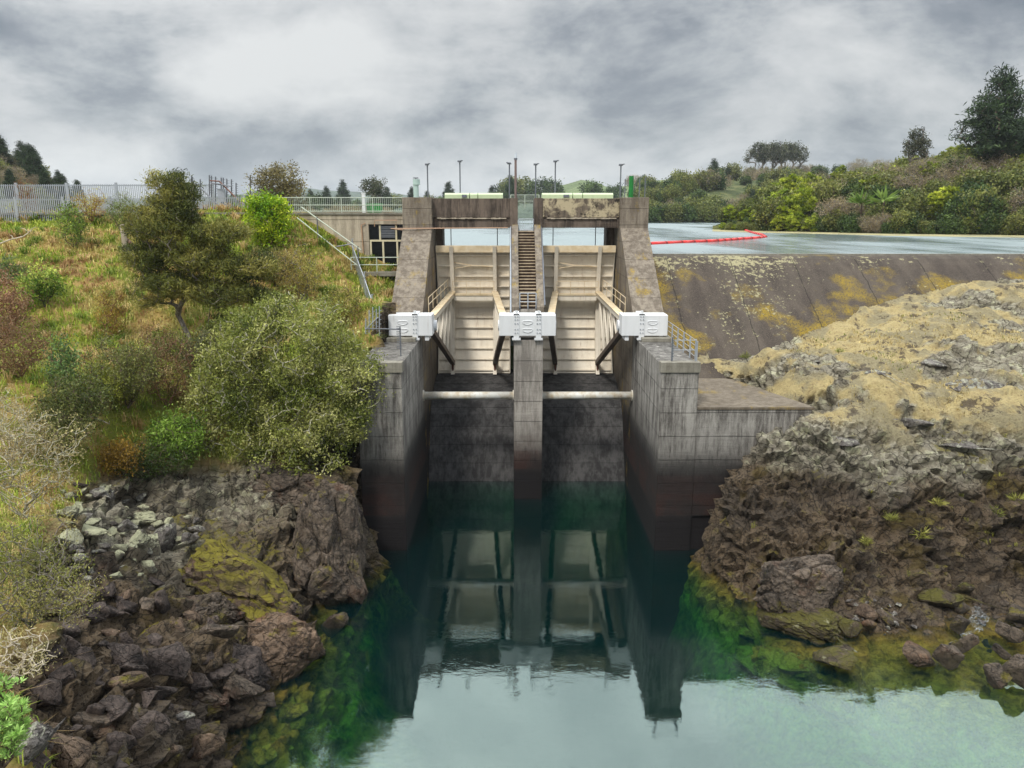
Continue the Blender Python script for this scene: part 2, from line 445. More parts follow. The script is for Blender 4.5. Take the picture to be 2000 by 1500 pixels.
M['brownpole'] = flat('brown_steel_pole', sr(128, 108, 104), .5, dirt=.3)
M['rust'] = flat('rusty_steel', sr(120, 78, 62), .6, dirt=.4)
M['glass'] = flat('dark_window_glass', (.004, .005, .006, 1), .15, dirt=.0, spec=.35)
M['frame'] = flat('cream_window_frame', sr(222, 212, 180), .5, dirt=.3)
M['darkroom'] = flat('dark_interior', (.02, .02, .022, 1), .8, dirt=.2)
M['copper'] = flat('copper_pipe', sr(188, 150, 120), .4, dirt=.3)
M['red'] = flat('red_float_plastic', sr(226, 52, 48), .45, dirt=.25)
M['reddark'] = flat('dark_red_coupling', sr(140, 30, 30), .5, dirt=.3)
M['post'] = flat('weathered_timber', sr(168, 156, 138), .8, dirt=.7, dcol=sr(104, 90, 74), streak=True)
M['log'] = flat('brown_log_bark', sr(110, 84, 62), .85, dirt=.7)
M['lampglass'] = flat('lamp_glass', sr(206, 214, 222), .3, dirt=.2)

rusty(M['beige'], .4); rusty(M['white'], .28, 3); rusty(M['pipe'], .7)
XL, XR = -5.75, 7.78
# ------------------------------------------------------------------ the dam
dam = thing('spillway_dam', 'grey stained concrete spillway dam with two gate bays, towers and central stair', 'dam', (1, 50, 0))
tower_prof = [(48.9, -6), (62, -6), (62, 19.16), (56.3, 19.16), (56.3, 17.0), (49.25, 11.75), (49.25, 11.35), (49.45, 11.3), (49.45, 10.5), (48.9, 10.5)]
for x0, x1 in ((XL - 2.1, XL), (XR, XR + 2.0)):
    MB().prism(tower_prof, x0, x1).build('tower', M['conc_tower'], dam, .03)
# training walls in front of the towers
MB().box(XL - 2.35, XL, 39.1, 48.9, -6, 10.38).build('side_wall', M['conc_wall'], dam, .04)
t = MB(); t.box(XR, XR + 1.95, 39.1, 48.9, -6, 10.38); t.build('side_wall', M['conc_wall'], dam, .04)
MB().box(XR - .06, XR + 2.0, 39.02, 39.6, 9.95, 10.5).build('coping', M['conc_slab'], dam, .03)
MB().box(XL - 2.4, XL + .06, 39.02, 39.6, 9.95, 10.5).build('coping', M['conc_slab'], dam, .03)
MB().box(XR + .15, XR + 1.9, 46.2, 48.85, 10.384, 10.62).build('bearing_plinth', M['conc_slab'], dam, .03)
MB().box(XL - 1.9, XL - .12, 46.2, 48.85, 10.384, 10.62).build('bearing_plinth', M['conc_slab'], dam, .03)
# wing wall with apron slab
MB().plate([(XR + 1.955, 39.14), (15.8, 39.14), (14.2, 44), (12.2, 50.5), (XR + 1.955, 50.5)], 2.0, 7.95).build('wing_wall', M['conc_wall'], dam, .04)
MB().plate([(XR + 1.955, 39.09), (15.9, 39.09), (14.2, 44.2), (12.2, 50.6), (XR + 1.955, 50.6)], 7.954, 8.1).build('apron_slab', concrete('apron_concrete', sr(128, 118, 104), sr(84, 74, 62), .7, water=False, moss=.6, lift=40), dam, .02)
MB().box(XR + 1.955, 15.2, 39.3, 44, -6, 2.0).build('wall_footing', M['conc_wall'], dam)
# centre pier with nose, stair flanks and columns
MB().prism([(46.9, -6), (62, -6), (62, 16.75), (56.35, 16.75), (49.35, 11.95), (49.35, 11.6), (49.1, 10.4), (46.9, 10.4)], .12, 1.92).build('centre_pier', M['conc_pier'], dam, .05)
for x0, x1 in ((-.02, .44), (1.6, 2.06)):
    MB().prism([(49.0, 10.38), (56.9, 10.38), (56.9, 17.25), (56.35, 17.25), (49.0, 12.2)], x0, x1).build('stair_flank', M['conc_tower'], dam, .02)
for x0, x1 in ((-.16, .42), (1.63, 2.22)):
    MB().box(x0, x1, 56.93, 60.8, 10, 19.13).build('column', M['conc_beam'], dam, .02)
st = MB(); tr_m = MB(); n = 25
for k in range(n):
    y0 = 49.4 + k * (56.4 - 49.4) / n; z1 = 12.05 + (k + 1) * (16.8 - 12.05) / n
    st.box(.443, 1.597, y0 + .03, y0 + .62, z1 - .19, z1 - .055); tr_m.box(.445, 1.595, y0 - .01, y0 + .27, z1 - .05, z1)
st.build('stair_flight', M['conc_step'], dam); tr_m.build('stair_treads', M['conc_tread'], dam)
# head beams over the bays, each with a recessed foot and a chipped ledge
for (x0, x1, mt) in ((XL + .003, -.163, M['conc_beam']), (2.223, XR - .003, M['conc_cream'])):
    MB().box(x0, x1, 57.0, 57.9, 17.76, 19.10).build('head_beam', mt, dam, .02)
    MB().box(x0, x1, 57.1, 57.9, 17.02, 17.757).build('head_beam', M['conc_beam'], dam, .02)
    lg = MB(); rnd = random.Random(5)
    xx = x0 + .3
    while xx < x1 - .4:
        w = rnd.uniform(.12, .4); lg.box(xx, min(xx + w, x1 - .05), 57.0 - rnd.uniform(.02, .05), 57.09, 17.66 + rnd.uniform(-.02, .02), 17.75 + rnd.uniform(-.03, .004)); xx += w + .003
    lg.build('chipped_ledge', M['conc_pale'], dam)
    MB().box(x0, x1, 57.93, 61.8, 18.55, 18.9).build('deck', M['conc_slab'], dam)
for x0, x1 in ((XL + .003, XL + .5), (XR - .62, XR - .003)):
    MB().box(x0, x1, 59.3, 61, 6, 18.5).build('slot_column', M['conc_beam'], dam, .02)
for x0, x1 in ((XL + .003, .117), (1.923, XR - .003)):
    og = [(59.6, 6.0), (58.2, 6.12), (57, 6.0), (55.6, 5.75), (54.3, 5.45), (53.3, 5.0), (52.5, 4.2), (51.7, 2.9), (50.2, -.15), (48.4, -3.6), (47.3, -6), (59.6, -6)]
    MB().prism(og, x0, x1).build('chute', M['chute'], dam)
# pale cable pipe, downpipes and rods on the masonry
MB().tube([(XL - 2.9, 55.9, 16.98), (-5.0, 56.2, 17.0), (-.3, 56.9, 17.02)], .045, 6).build('cable_pipe', M['copper'], dam)
MB().tube([(-.08, 56.85, 17.1), (-.1, 56.2, 17.0), (-.08, 49.0, 12.3), (-.08, 48.7, 11.9)], .05, 6).build('conduit', M['galv'], dam)
MB().tube([(2.1, 56.85, 17.1), (2.12, 56.2, 17.0), (2.1, 49.0, 12.3)], .05, 6).build('conduit', M['galv_dark'], dam)
for x in (-4.6, -1.1, 3.1, 6.3):
    MB().tube([(x, 59.0, 14.8), (x, 59.0, 18.5)], .035, 5).build('hoist_rod', M['galv_dark'], dam)
for pxx, pyy, sgn in ((824, 772, 1), (1236, 772, -1)):
    pass
for x0, x1 in ((XL, .12), (1.92, XR)):
    p = MB(); zc, yc = 6.55, 48.3
    p.tube([(x0 + .004, yc, zc), (x1 - .004, yc, zc)], .25, 20)
    o = p.build('strut_pipe', M['pipe'], dam, smooth=True)
    f = MB()
    MB().tube([(x0 + .003, yc, zc), (x0 + .07, yc, zc)], .36, 20).build('pipe_flange', M['pipe'], o)
    MB().tube([(x1 - .07, yc, zc), (x1 - .003, yc, zc)], .36, 20).build('pipe_flange', M['pipe'], o)

# ------------------------------------------------------------------ radial gates
Y0, Z0, R = 48.0, 11.2, 10.8
def gpt(z, r=R): return (Y0 + math.sqrt(max(r * r - (z - Z0) ** 2, 0)), z)
def make_gate(x0, x1, label, tl, tr):
    g = thing('radial_gate', label, 'flood gate', ((x0 + x1) / 2, 57, 6), 'radial flood gates')
    zs = [6.12 + (15.68 - 6.12) * i / 28 for i in range(29)]
    p = MB(); prof = [gpt(z) for z in zs] + [gpt(z, R + .1) for z in reversed(zs)]
    p.prism(prof, x0, x1); p.build('skin_plate', M['beige'], g)
    # horizontal stiffeners, lapped like boards
    nr = 12; xg = [x0 + (x1 - x0) * .21, x0 + (x1 - x0) * .785]
    for k in range(nr):
        z = 6.35 + k * (15.0 - 6.35) / (nr - 1)
        y, _ = gpt(z); sag = .0
        m = MB()
        for a, b in ((x0 + .12, xg[0] - .15), (xg[0] + .15, xg[1] - .15), (xg[1] + .15, x1 - .12)):
            m.box(a, b, y - .13, y - .02, z - .02, z + .02)
            m.box(a, b, y - .155, y - .132, z - .05, z + .035)
        m.build('stiffener', M['beige'], g)
    MB().box(x0 + .02, x1 - .02, gpt(15.5)[0] - .34, gpt(15.5)[0] - .02, 15.22, 15.72).build('top_girder', M['beige_top'], g, .02)
    if True:   # a bent, weather worn stiffener
        y = gpt(14.2)[0]
        b = MB(); xm = xg[0] + (xg[1] - xg[0]) * .45
        b.bar((xg[0] + .16, y - .3, 14.46), (xm, y - .33, 14.26), .05, .07).bar((xm, y - .33, 14.26), (xg[1] - .16, y - .3, 14.16), .05, .07)
        b.bar((xg[0] + .16, y - .3, 14.03), (xm, y - .33, 14.22), .05, .05)
        b.build('bent_stiffener', M['beige_top'], g)
    for xx in (x0 + .04, x1 - .1):
        m = MB(); 
        for a, b in zip(zs[::2], zs[2::2]):
            ya, yb = gpt(a)[0] - .12, gpt(b)[0] - .12
            m.bar((xx + .03, ya, a), (xx + .03, yb, b), .06, .22, up=(0, 1, 0))
        m.build('edge_girder', M['beige'], g)
    for xx in xg:
        m = MB()
        for a, b in zip(zs[::2], zs[2::2]):
            ya, yb = gpt(a)[0] - .25, gpt(b)[0] - .25
            m.hexa([(xx - .14, ya - .25, a), (xx + .14, ya - .25, a), (xx + .14, ya + .2, a), (xx - .14, ya + .2, a),
                    (xx - .14, yb - .25, b), (xx + .14, yb - .25, b), (xx + .14, yb + .2, b), (xx - .14, yb + .2, b)])
        m.build('vertical_girder', M['beige'], g)
    # arms from the girders to the trunnions
    zt, zb = 12.0, 6.95
    for xx, tx in ((xg[0], tl), (xg[1], tr)):
        yt, yb = gpt(zt)[0] - .5, gpt(zb)[0] - .5
        a0 = Vector((tx, 48.15, 11.55)); a1 = Vector((xx, yt, zt + .05))
        c0 = Vector((tx, 48.15, 10.75)); c1 = Vector((xx, yb, zb))
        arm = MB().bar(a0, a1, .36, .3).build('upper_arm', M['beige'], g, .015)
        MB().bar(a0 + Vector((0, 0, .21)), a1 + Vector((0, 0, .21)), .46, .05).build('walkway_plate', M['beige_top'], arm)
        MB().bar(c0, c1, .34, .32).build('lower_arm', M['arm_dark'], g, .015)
        MB().tube([(xx, yb - .2, zb - .05), (xx, yb - .2, zb - .75)], .08, 8).build('hinge_pin', M['rust'], g)
        m = MB(); ts = [.18, .36, .54, .72, .9]
        for i, t1 in enumerate(ts):
            A, C = a0.lerp(a1, t1), c0.lerp(c1, t1)
            m.bar(A, C, .13, .13)
            if i:
                m.bar(a0.lerp(a1, t1), c0.lerp(c1, ts[i - 1]), .10, .10)
        m.build('arm_bracing', M['beige'], g)
        MB().tube([(tx - .32, 48.1, 11.15), (tx + .32, 48.1, 11.15)], .34, 16).build('trunnion', M['white'], g)
    # cross walkway between the arms with its guard rail
    yt = gpt(zt)[0] - .75
    MB().box(xg[0] + .15, xg[1] - .15, yt - .35, yt + .3, zt + .02, zt + .14).build('walkway_plate', M['beige_top'], g)
    MB().box(xg[0] + .15, xg[1] - .15, yt - .3, yt + .3, zt - .35, zt - .02).build('cross_girder', M['beige'], g)
    r = MB(); rr = .022
    def railrun(p, q, n_):
        p, q = Vector(p), Vector(q)
        for h in (.95, .5): r.tube([p + Vector((0, 0, h)), q + Vector((0, 0, h))], rr, 5)
        for i in range(n_ + 1):
            s_ = p.lerp(q, i / n_); r.tube([s_, s_ + Vector((0, 0, .95))], rr, 5)
    side = -1 if x0 < 0 else 1
    ax, tx = (xg[0], tl) if side < 0 else (xg[1], tr)
    railrun((xg[0] + .05, yt - .35, zt + .14), (xg[1] - .05, yt - .35, zt + .14), 3)
    e0 = Vector((ax + side * .3, yt - .3, zt + .25)); e1 = Vector((tx + side * .28, 49.0, 11.85))
    railrun(e0, e1, 5)
    r.build('guard_rail', M['beige_top'], g)
    return g
make_gate(XL + .08, -.1, 'beige steel radial gate in the left bay, its arms folding to the pier', -5.05, -.55)
make_gate(2.12, XR - .08, 'beige steel radial gate in the right bay, between stair and right tower', 2.45, 6.95)

# ------------------------------------------------------------------ white trunnion beams
def trunnion_beam(x0, x1, straps, hatches, label):
    g = thing('anchor_beam', label, 'steel beam', ((x0 + x1) / 2, 47.4, 10.62), 'white anchor beams')
    y0, y1, z0, z1 = 46.75, 48.1, 10.68, 11.96
    MB().box(x0, x1, y0, y1, z0, z1).build('box_girder', M['white'], g, .03)
    for sx in straps:
        s = MB().box(sx - .17, sx + .17, y0 - .06, y0 - .004, z0 - .12, z1 + .1).box(sx - .17, sx + .17, y0 - .06, y1 + .05, z1 + .004, z1 + .09)
        s.box(sx - .26, sx + .26, y0 - .1, y0 + .4, z0 - .26, z0 - .13)
        s.tube([(sx, y0 + .1, z1 + .09), (sx, y0 + .1, z1 + .26)], .09, 8)
        so = s.build('strap', M['white'], g, .01)
        b = MB()
        for z in (z0 + .2, z0 + .42, z0 + .78, z0 + 1.02, z0 + 1.2):
            for dx in (-.08, .08): b.tube([(sx + dx, y0 - .06, z), (sx + dx, y0 - .11, z)], .038, 6)
        b.build('bolt', M['galv'], so)
    for hx in hatches:
        for z in (z0 + .38, z0 + .86):
            h = MB(); pts = []
            for i in range(21):
                t = 2 * math.pi * i / 20
                ex = hx + math.cos(t) * .30
                ez = z + (math.sin(t) * .16 if math.sin(t) < 0 else math.sin(t) ** .5 * .07)
                pts.append((ex, y0 - .02, ez))
            h.tube(pts, .028, 6); h.box(hx - .22, hx + .22, y0 - .015, y0 - .003, z - .07, z + .07)
            h.build('hatch_ring', M['white'], g)
    f = MB()
    for sx in (x0 + .35, x1 - .35) if len(straps) == 1 else ():
        f.box(sx - .12, sx + .12, y0 + .1, y1 - .1, z0 - .3, z0 - .004)
    if f.v: f.build('foot', M['white'], g)
    return g
trunnion_beam(-7.58, -4.9, (-5.95,), (-6.7,), 'white steel anchor beam in front of the left tower foot')
trunnion_beam(-.79, 2.69, (.27, 1.63), (.95,), 'white steel anchor beam with two bolted straps on the centre pier')
trunnion_beam(6.73, 9.55, (7.95,), (8.62,), 'white steel anchor beam in front of the right tower foot')

# ------------------------------------------------------------------ on top of the towers
def lamp_post(px, ytop, d, label, r=.05, mat='galv_dark', big=False, flipped=1):
    x = W(px, 385, d).x; zt = W(px, ytop, d).z
    g = thing('lamp_post', label, 'lamp post', (x, d, 19.1), 'lamp posts along the dam top')
    MB().tube([(x, d, 18.7), (x, d, zt)], r, 8).build('pole', M[mat], g)
    h = MB()
    if big:
        h.tube([(x, d, zt), (x, d, zt + .12)], .13, 10).build('lamp_head', M['galv_dark'], g)
        MB().tube([(x, d, zt + .12), (x, d, zt + .5)], .11, 10, r2=.08).build('lamp_glass', M['lampglass'], g)
    else:
        h.box(x - .16, x + .12, d - .2, d + .1, zt, zt + .13); h.bar((x + .2 * flipped, d - .3, zt + .12), (x - .12 * flipped, d, zt + .02), .16, .06)
        h.build('lamp_head', M['galv_dark'], g, .02)
for px, yt, lab, fl in ((836, 323, 'thin grey lamp post on the left tower', 1), (899, 317, 'thin grey lamp post above the left head beam', 1),
                    (995, 321, 'thin grey lamp post just left of the taller brown pole', -1), (1046, 323, 'thin grey lamp post just right of the stair gap', 1),
                    (1084, 317, 'thin grey lamp post above the right head beam', 1), (1211, 324, 'thin grey lamp post on the right tower', 1)):
    lamp_post(px, yt, 59.2, lab, flipped=fl)
lamp_post(1007, 312, 58.6, 'tallest lamp post, brown with a glass lantern, beside the stair gap', .085, 'brownpole', True)
for x0, x1, lab in ((-5.0, -.65, 'long light green cover box on top of the left head beam'), (2.2, 7.5, 'long light green cover box on top of the right head beam')):
    g = thing('hoist_cover', lab, 'machine cover', ((x0 + x1) / 2, 59.3, 18.9), 'green hoist covers')
    cuts = [x0, x0 + (x1 - x0) * .43, x0 + (x1 - x0) * .57, x1]
    for a, b in zip(cuts, cuts[1:]):
        MB().prism([(58.3, 18.905), (60.2, 18.905), (60.2, 19.4), (59.9, 19.52), (58.5, 19.52), (58.3, 19.4)], a + .03, b - .03).build('cover_panel', M['hood'], g, .02)
    MB().box(x0 + (x1 - x0) * .3, x0 + (x1 - x0) * .38, 58.2, 58.29, 19.2, 19.4).build('vent_grille', M['galv_dark'], g)
x = W(813, 385, 58.5).x
g = thing('vent_stack', 'pale blue green vent stack with cap on the left tower', 'vent', (x, 58.5, 19.16))
MB().tube([(x, 58.5, 19.1), (x, 58.5, 20.45)], .2, 14).build('stack', M['vent'], g)
MB().tube([(x + .04, 58.5, 20.1), (x + .04, 58.5, 20.5)], .26, 14).build('collar', M['vent'], g)
MB().tube([(x, 58.5, 20.56), (x, 58.5, 20.62)], .2, 14).tube([(x, 58.5, 20.45), (x, 58.5, 20.6)], .04, 6).build('cap', M['galv_dark'], g)
x = W(1232, 385, 58.5).x
g = thing('green_cylinder', 'upright bright green painted cylinder on the right tower', 'cylinder', (x, 58.5, 19.16))
MB().tube([(x, 58.5, 19.1), (x, 58.5, 20.68)], .17, 16).build('cylinder_body', M['green'], g)
MB().tube([(x, 58.5, 20.685), (x, 58.5, 20.73)], .18, 16).tube([(x, 58.5, 19.14), (x, 58.5, 19.24)], .22, 16).build('rim', M['green'], g)
def spiked_pole(x, y, z0, z1, label, lean=(0, 0), spikes=8, sp=.12, parent_group='barbed anti climb poles', sx=1):
    g = thing('barbed_pole', label, 'barbed pole', (x, y, z0), parent_group)
    MB().tube([(x, y, z0), (x + lean[0], y + lean[1], z1)], .035, 6).build('pole', M['galv_dark'], g)
    b = MB()
    for k in range(spikes):
        t = .3 + .7 * k / (spikes - 1); p = Vector((x, y, z0)).lerp(Vector((x + lean[0], y + lean[1], z1)), t)
        b.bar(p - Vector((sp * .3 * sx, 0, 0)), p + Vector((sp * sx, 0, .02)), .03)
    b.build('spikes', M['galv_dark'], g)
for px, yt, lab in ((1220, 350, 'short barbed pole left of the green cylinder'), (1248, 350, 'short barbed pole right of the green cylinder'), (1259, 347, 'outermost barbed pole on the right tower corner')):
    spiked_pole(W(px, 385, 58).x, 58, 19.1, W(px, yt, 58).z, lab)
# white gate at the stair head and lower stair gate
def railing(name, label, cat, pts, h, mat, posts, rails=(1.0, .5), pickets=0, r=.03, group=None, postr=.04, base_rail=False):
    """pts: polyline of base points; one part per post, one per bay"""
    g = thing(name, label, cat, pts[0], group)
    for a, b, n_ in zip(pts, pts[1:], posts):
        a, b = Vector(a), Vector(b)
        for i in range(n_ + 1):
            p = a.lerp(b, i / n_)
            if i < n_ or b == Vector(pts[-1]):
                MB().tube([p, p + Vector((0, 0, h))], postr, 6).build('post', M[mat], g)
            if i < n_:
                q = a.lerp(b, (i + 1) / n_); m = MB()
                for f in rails: m.tube([p + Vector((0, 0, h * f)), q + Vector((0, 0, h * f))], r, 6, cap=False)
                if base_rail: m.tube([p + Vector((0, 0, .1)), q + Vector((0, 0, .1))], r, 5, cap=False)
                for k in range(1, pickets):
                    s_ = p.lerp(q, k / pickets); m.tube([s_ + Vector((0, 0, .1)), s_ + Vector((0, 0, h * .98))], r * .45, 4, cap=False)
                m.build('rail_panel', M[mat], g)
    return g
railing('stair_gate', 'small barred metal gate at the head of the dam stair', 'gate', [(.5, 56.85, 16.8), (1.55, 56.85, 16.8)], .85, 'galv', [1], (1.0,), 8, .025, base_rail=True)
railing('deck_railing', 'pale railing on the deck seen through the stair gap', 'railing', [(-.1, 61.5, 18.4), (2.1, 61.5, 18.4)], 1.05, 'rail', [2], (1.0, .55), 12, .025)
railing('stair_gate', 'low tubular gate across the foot of the dam stair', 'gate', [(.5, 49.3, 12.05), (1.02, 49.3, 12.05), (1.55, 49.3, 12.05)], 1.0, 'galv', [1, 1], (1.0, .45), 0, .025)

# right side wall rail, with barbed bars at its end
railing('wall_railing', 'thin wire and post railing along the right side wall', 'railing', [(XR + 1.85, 47.3, 10.4), (XR + 1.85, 39.4, 10.4)], 1.15, 'galv', [5], (1.0, .75, .5, .25), 0, .014)
railing('wall_railing', 'short cross railing at the downstream end of the right side wall', 'railing', [(XR + .6, 39.5, 10.5), (XR + 1.8, 39.5, 10.5)], 1.15, 'galv', [1], (.95, .5), 0, .02)
spiked_pole(XR + .55, 39.4, 10.3, 11.75, 'barbed pole at the corner of the right side wall')
spiked_pole(W(783, 700, 41.5).x, 41.5, 10.3, W(783, 638, 41.5).z, 'tall barbed pole in front of the left white anchor beam', spikes=14, sp=-.2)
a = W(716, 642, 44); b_ = W(782, 643, 41.5)
tag(MB().tube([a, b_], .04, 6).build('cross_bar', M['galv_dark']), 'dark horizontal bar between chain link gate and barbed pole', 'steel bar')

# ------------------------------------------------------------------ overflow weir
wm, nt, b = newmat('weir_concrete')
P = pos(nt)
sp = nt.nodes.new('ShaderNodeSeparateXYZ'); L(nt, P, sp.inputs[0])
sk = noise(nt, P, 9, 6, .8)
sk2 = noise(nt, P, 26, 3, .8)
c = mixc(nt, noise(nt, P, .5, 7, .65), sr(56, 51, 46), sr(104, 94, 84))
c = mixc(nt, ramp(nt, noise(nt, mapping(nt, P, scale=(1, .25, .25), rot=(0, 0, .1)), .9, 6, .6), [(.4, .6), (.6, 0.0)]), c, sr(50, 42, 40))
c = mixc(nt, ramp(nt, sk2, [(.54, 0.0), (.7, .6)]), c, sr(158, 146, 130))
# yellow moss, strongest low on the face
low = ramp(nt, math_n(nt, 'DIVIDE', math_n(nt, 'SUBTRACT', sp.outputs['Z'], 8), 7.0), [(.0, -.06), (.25, .08), (.5, .06), (.75, 0.0), (1, -.05)])
yn = math_n(nt, 'ADD', noise(nt, mapping(nt, P, scale=(.8, .8, .8), loc=(2.5, 0, 0)), .23, 6, .6), low)
yf = math_n(nt, 'MULTIPLY', ramp(nt, yn, [(.55, 0.0), (.64, 1.0)]), ramp(nt, sk, [(.42, 0.0), (.52, .95)]))
c = mixc(nt, yf, c, mixc(nt, sk2, sr(104, 84, 22), sr(180, 154, 52)))
# cream lichen just below the crest and along the joints
hi_ = ramp(nt, math_n(nt, 'DIVIDE', math_n(nt, 'SUBTRACT', sp.outputs['Z'], 8), 7.0), [(.3, -.16), (.65, -.05), (.85, .02), (.93, .06), (.985, .05), (1, -.02)])
cn = math_n(nt, 'ADD', noise(nt, P, 3.2, 7, .75), math_n(nt, 'ADD', hi_, math_n(nt, 'MULTIPLY', math_n(nt, 'SUBTRACT', noise(nt, P, .16, 4, .6), .5), .75)))
jx = math_n(nt, 'ABSOLUTE', math_n(nt, 'SUBTRACT', math_n(nt, 'FRACT', math_n(nt, 'DIVIDE', math_n(nt, 'ADD', sp.outputs['X'], math_n(nt, 'MULTIPLY', noise(nt, P, .8, 3), .35)), 4.6)), .5))
jj = ramp(nt, jx, [(.0, .07), (.03, .0)])
cn = math_n(nt, 'ADD', cn, jj)
c = mixc(nt, ramp(nt, cn, [(.635, 0.0), (.665, .95)]), c, mixc(nt, sk, sr(124, 116, 88), sr(192, 186, 146)))
c = mixc(nt, ramp(nt, jx, [(.0, .8), (.006, .6), (.011, 0.0)]), c, sr(34, 30, 27))
L(nt, c, b.inputs['Base Color']); b.inputs['Roughness'].default_value = .9; b.inputs['Specular IOR Level'].default_value = .25
bump(nt, b, math_n(nt, 'ADD', sk, sk2), .5, .06)
prof = [(59.2, 8), (59.2, 14.75), (58.9, 14.92), (58.2, 14.98), (57.6, 14.95), (57.1, 14.8), (56.4, 14.42)]
prof += [(57 - k, 14.8 - .63 * k) for k in range(2, 17)] + [(41.0, 2.0), (59.2, 2.0)]
weir = thing('overflow_weir', 'long brown sloping concrete weir with yellow moss, right of the right tower', 'weir', (30, 57, 8))
w = MB().prism(prof, XR + 2.0, 75); wo_ = w.build('weir_face', wm, weir)
MB().box(XR + 2.05, 75, 58.75, 59.1, 14.9, 15.06).build('crest_sill', M['conc_slab'], weir)
# ------------------------------------------------------------------ left gate house wall, walkway
bh = thing('gate_house', 'pale concrete building wall with dark window beside the left tower', 'building', (-12, 58, 14))
zb = 17.95
MB().box(-19.5, XL - 2.72 - 2.15, 58.0, 64, 10, zb).build('wall', M['conc_pale'], bh, .03)
x0w = XL - 2.72 - 2.15
MB().box(x0w, XL - 2.103, 58.0, 64, 17.25, zb).build('lintel', M['conc_pale'], bh, .02)
MB().box(x0w, XL - 2.103, 58.0, 64, 10, 13.95).build('wall', M['conc_pale'], bh, .02)
MB().box(x0w, XL - 2.103, 60.2, 60.4, 13.95, 17.25).build('dark_room', M['darkroom'], bh)
MB().box(x0w + .02, XL - 2.103, 58.25, 58.28, 13.98, 17.24).build('window_pane', M['glass'], bh)
fr = MB()
for x in (x0w + .03, x0w + .95, x0w + 2.0, XL - 2.2):
    fr.box(x, x + .13, 58.1, 58.24, 13.98, 16.0)
for x in (x0w + .75, x0w + 1.95): fr.box(x, x + .13, 58.1, 58.24, 16.13, 17.2)
fr.box(x0w + .03, XL - 2.11, 58.09, 58.24, 16.0, 16.13); fr.build('window_frame', M['frame'], bh)
lv = MB()
for k in range(7): lv.box(x0w + .9, x0w + 1.93, 58.05, 58.2, 16.3 + k * .12, 16.38 + k * .12)
lv.build('louvre', M['galv_dark'], bh)
MB().tube([(x0w + .2, 57.9, 14.2), (x0w - .4, 57.9, 14.1), (x0w - .5, 57.9, 17.2), (x0w - .2, 57.9, 17.35)], .04, 6).tube([(x0w + .5, 57.7, 17.1), (x0w + .55, 57.6, 17.55), (x0w + 2.2, 57.6, 17.55), (x0w + 2.0, 57.6, 16.9), (XL - 2.1, 57.6, 16.85)], .04, 6).build('pipework', M['copper'], bh)
MB().box(-18, XL - 2.11, 55.9, 57.99, 13.6, 13.9).build('platform', M['conc_slab'], bh, .02)
MB().box(-14.2, -13.95, 57.9, 57.99, 15.2, 15.55).build('junction_box', M['white'], bh)
MB().box(-60, XL - 2.103, 57.9, 64, zb + .004, zb + .16).build('deck_slab', M['conc_slab'], bh, .02)
railing('deck_railing', 'pale green two rail fence along the deck left of the tower', 'railing', [(-19.5, 58.1, zb + .15), (XL - 2.2, 58.1, zb + .15)], 1.08, 'rail', [5], (1.0, .5), 16, .032, base_rail=True)
g = thing('white_post', 'thick white post behind the deck railing beside the green box', 'post', W(710, 400, 60))
p = W(711, 410, 59.6); MB().box(p.x - .12, p.x + .12, 59.5, 59.75, zb + .16, zb + 1.55).build('post_body', M['white'], g)
MB().box(p.x - .15, p.x + .15, 59.47, 59.78, zb + 1.554, zb + 1.62).build('post_cap', M['white'], g)
p = W(732, 410, 60.5)
g = thing('green_bin', 'green plastic storage bin behind the deck railing', 'bin', (p.x, 60.5, zb))
MB().hexa([(p.x - .5, 60.1, zb + .16), (p.x + .5, 60.1, zb + .16), (p.x + .5, 60.9, zb + .16), (p.x - .5, 60.9, zb + .16), (p.x - .56, 60.05, zb + .72), (p.x + .56, 60.05, zb + .72), (p.x + .56, 60.95, zb + .72), (p.x - .56, 60.95, zb + .72)]).build('bin_body', M['greenbox'], g, .03)
MB().box(p.x - .6, p.x + .6, 60.0, 61.0, zb + .724, zb + .82).build('bin_lid', M['greenbox'], g, .03)
# stair rail running down the wall, platform rail
g = thing('stair_handrail', 'pale two bar handrail sloping down across the gate house wall', 'railing', W(590, 405, 57))
A, B = W(588, 404, 57.0), W(705, 488, 55.5)
A2, B2 = W(580, 425, 57.0), W(700, 520, 55.5)
MB().tube([A, B], .04, 6).build('hand_rail', M['rail'], g); MB().tube([A2, B2], .04, 6).build('hand_rail', M['rail'], g)
for f in (.27, .95):
    p = A.lerp(B, f); MB().tube([p + Vector((0, 0, .1)), p - Vector((0, 0, 2.0))], .045, 6).build('post', M['galv_dark'], g)
railing('platform_railing', 'pale two bar railing on the small platform below the window', 'railing', [(-11.6, 55.95, 13.9), (XL - 2.15, 55.95, 13.9)], 1.05, 'rail', [2], (1.0, .5), 0, .035)
# ------------------------------------------------------------------ ground: thin plate splines through surveyed points
def tps_fit(pts, lam=.003):
    pts = np.array(pts, float); xy, z = pts[:, :2], pts[:, 2]
    n = len(pts); d2 = ((xy[:, None] - xy[None]) ** 2).sum(-1)
    K = np.where(d2 > 0, .5 * d2 * np.log(d2 + 1e-12), 0) + lam * n * np.eye(n)
    P_ = np.hstack([np.ones((n, 1)), xy]); A = np.block([[K, P_], [P_.T, np.zeros((3, 3))]])
    s = np.linalg.solve(A, np.concatenate([z, np.zeros(3)]))
    return xy, s[:n], s[n:]
def tps_eval(m, x, y):
    xy, w, a = m; out = a[0] + a[1] * x + a[2] * y
    for (px, py), wi in zip(xy, w):
        d2 = (x - px) ** 2 + (y - py) ** 2
        out = out + wi * .5 * d2 * np.log(d2 + 1e-12)
    return out
def pd(px, py, d):
    p = W(px, py, d); return (p.x, p.y, p.z)
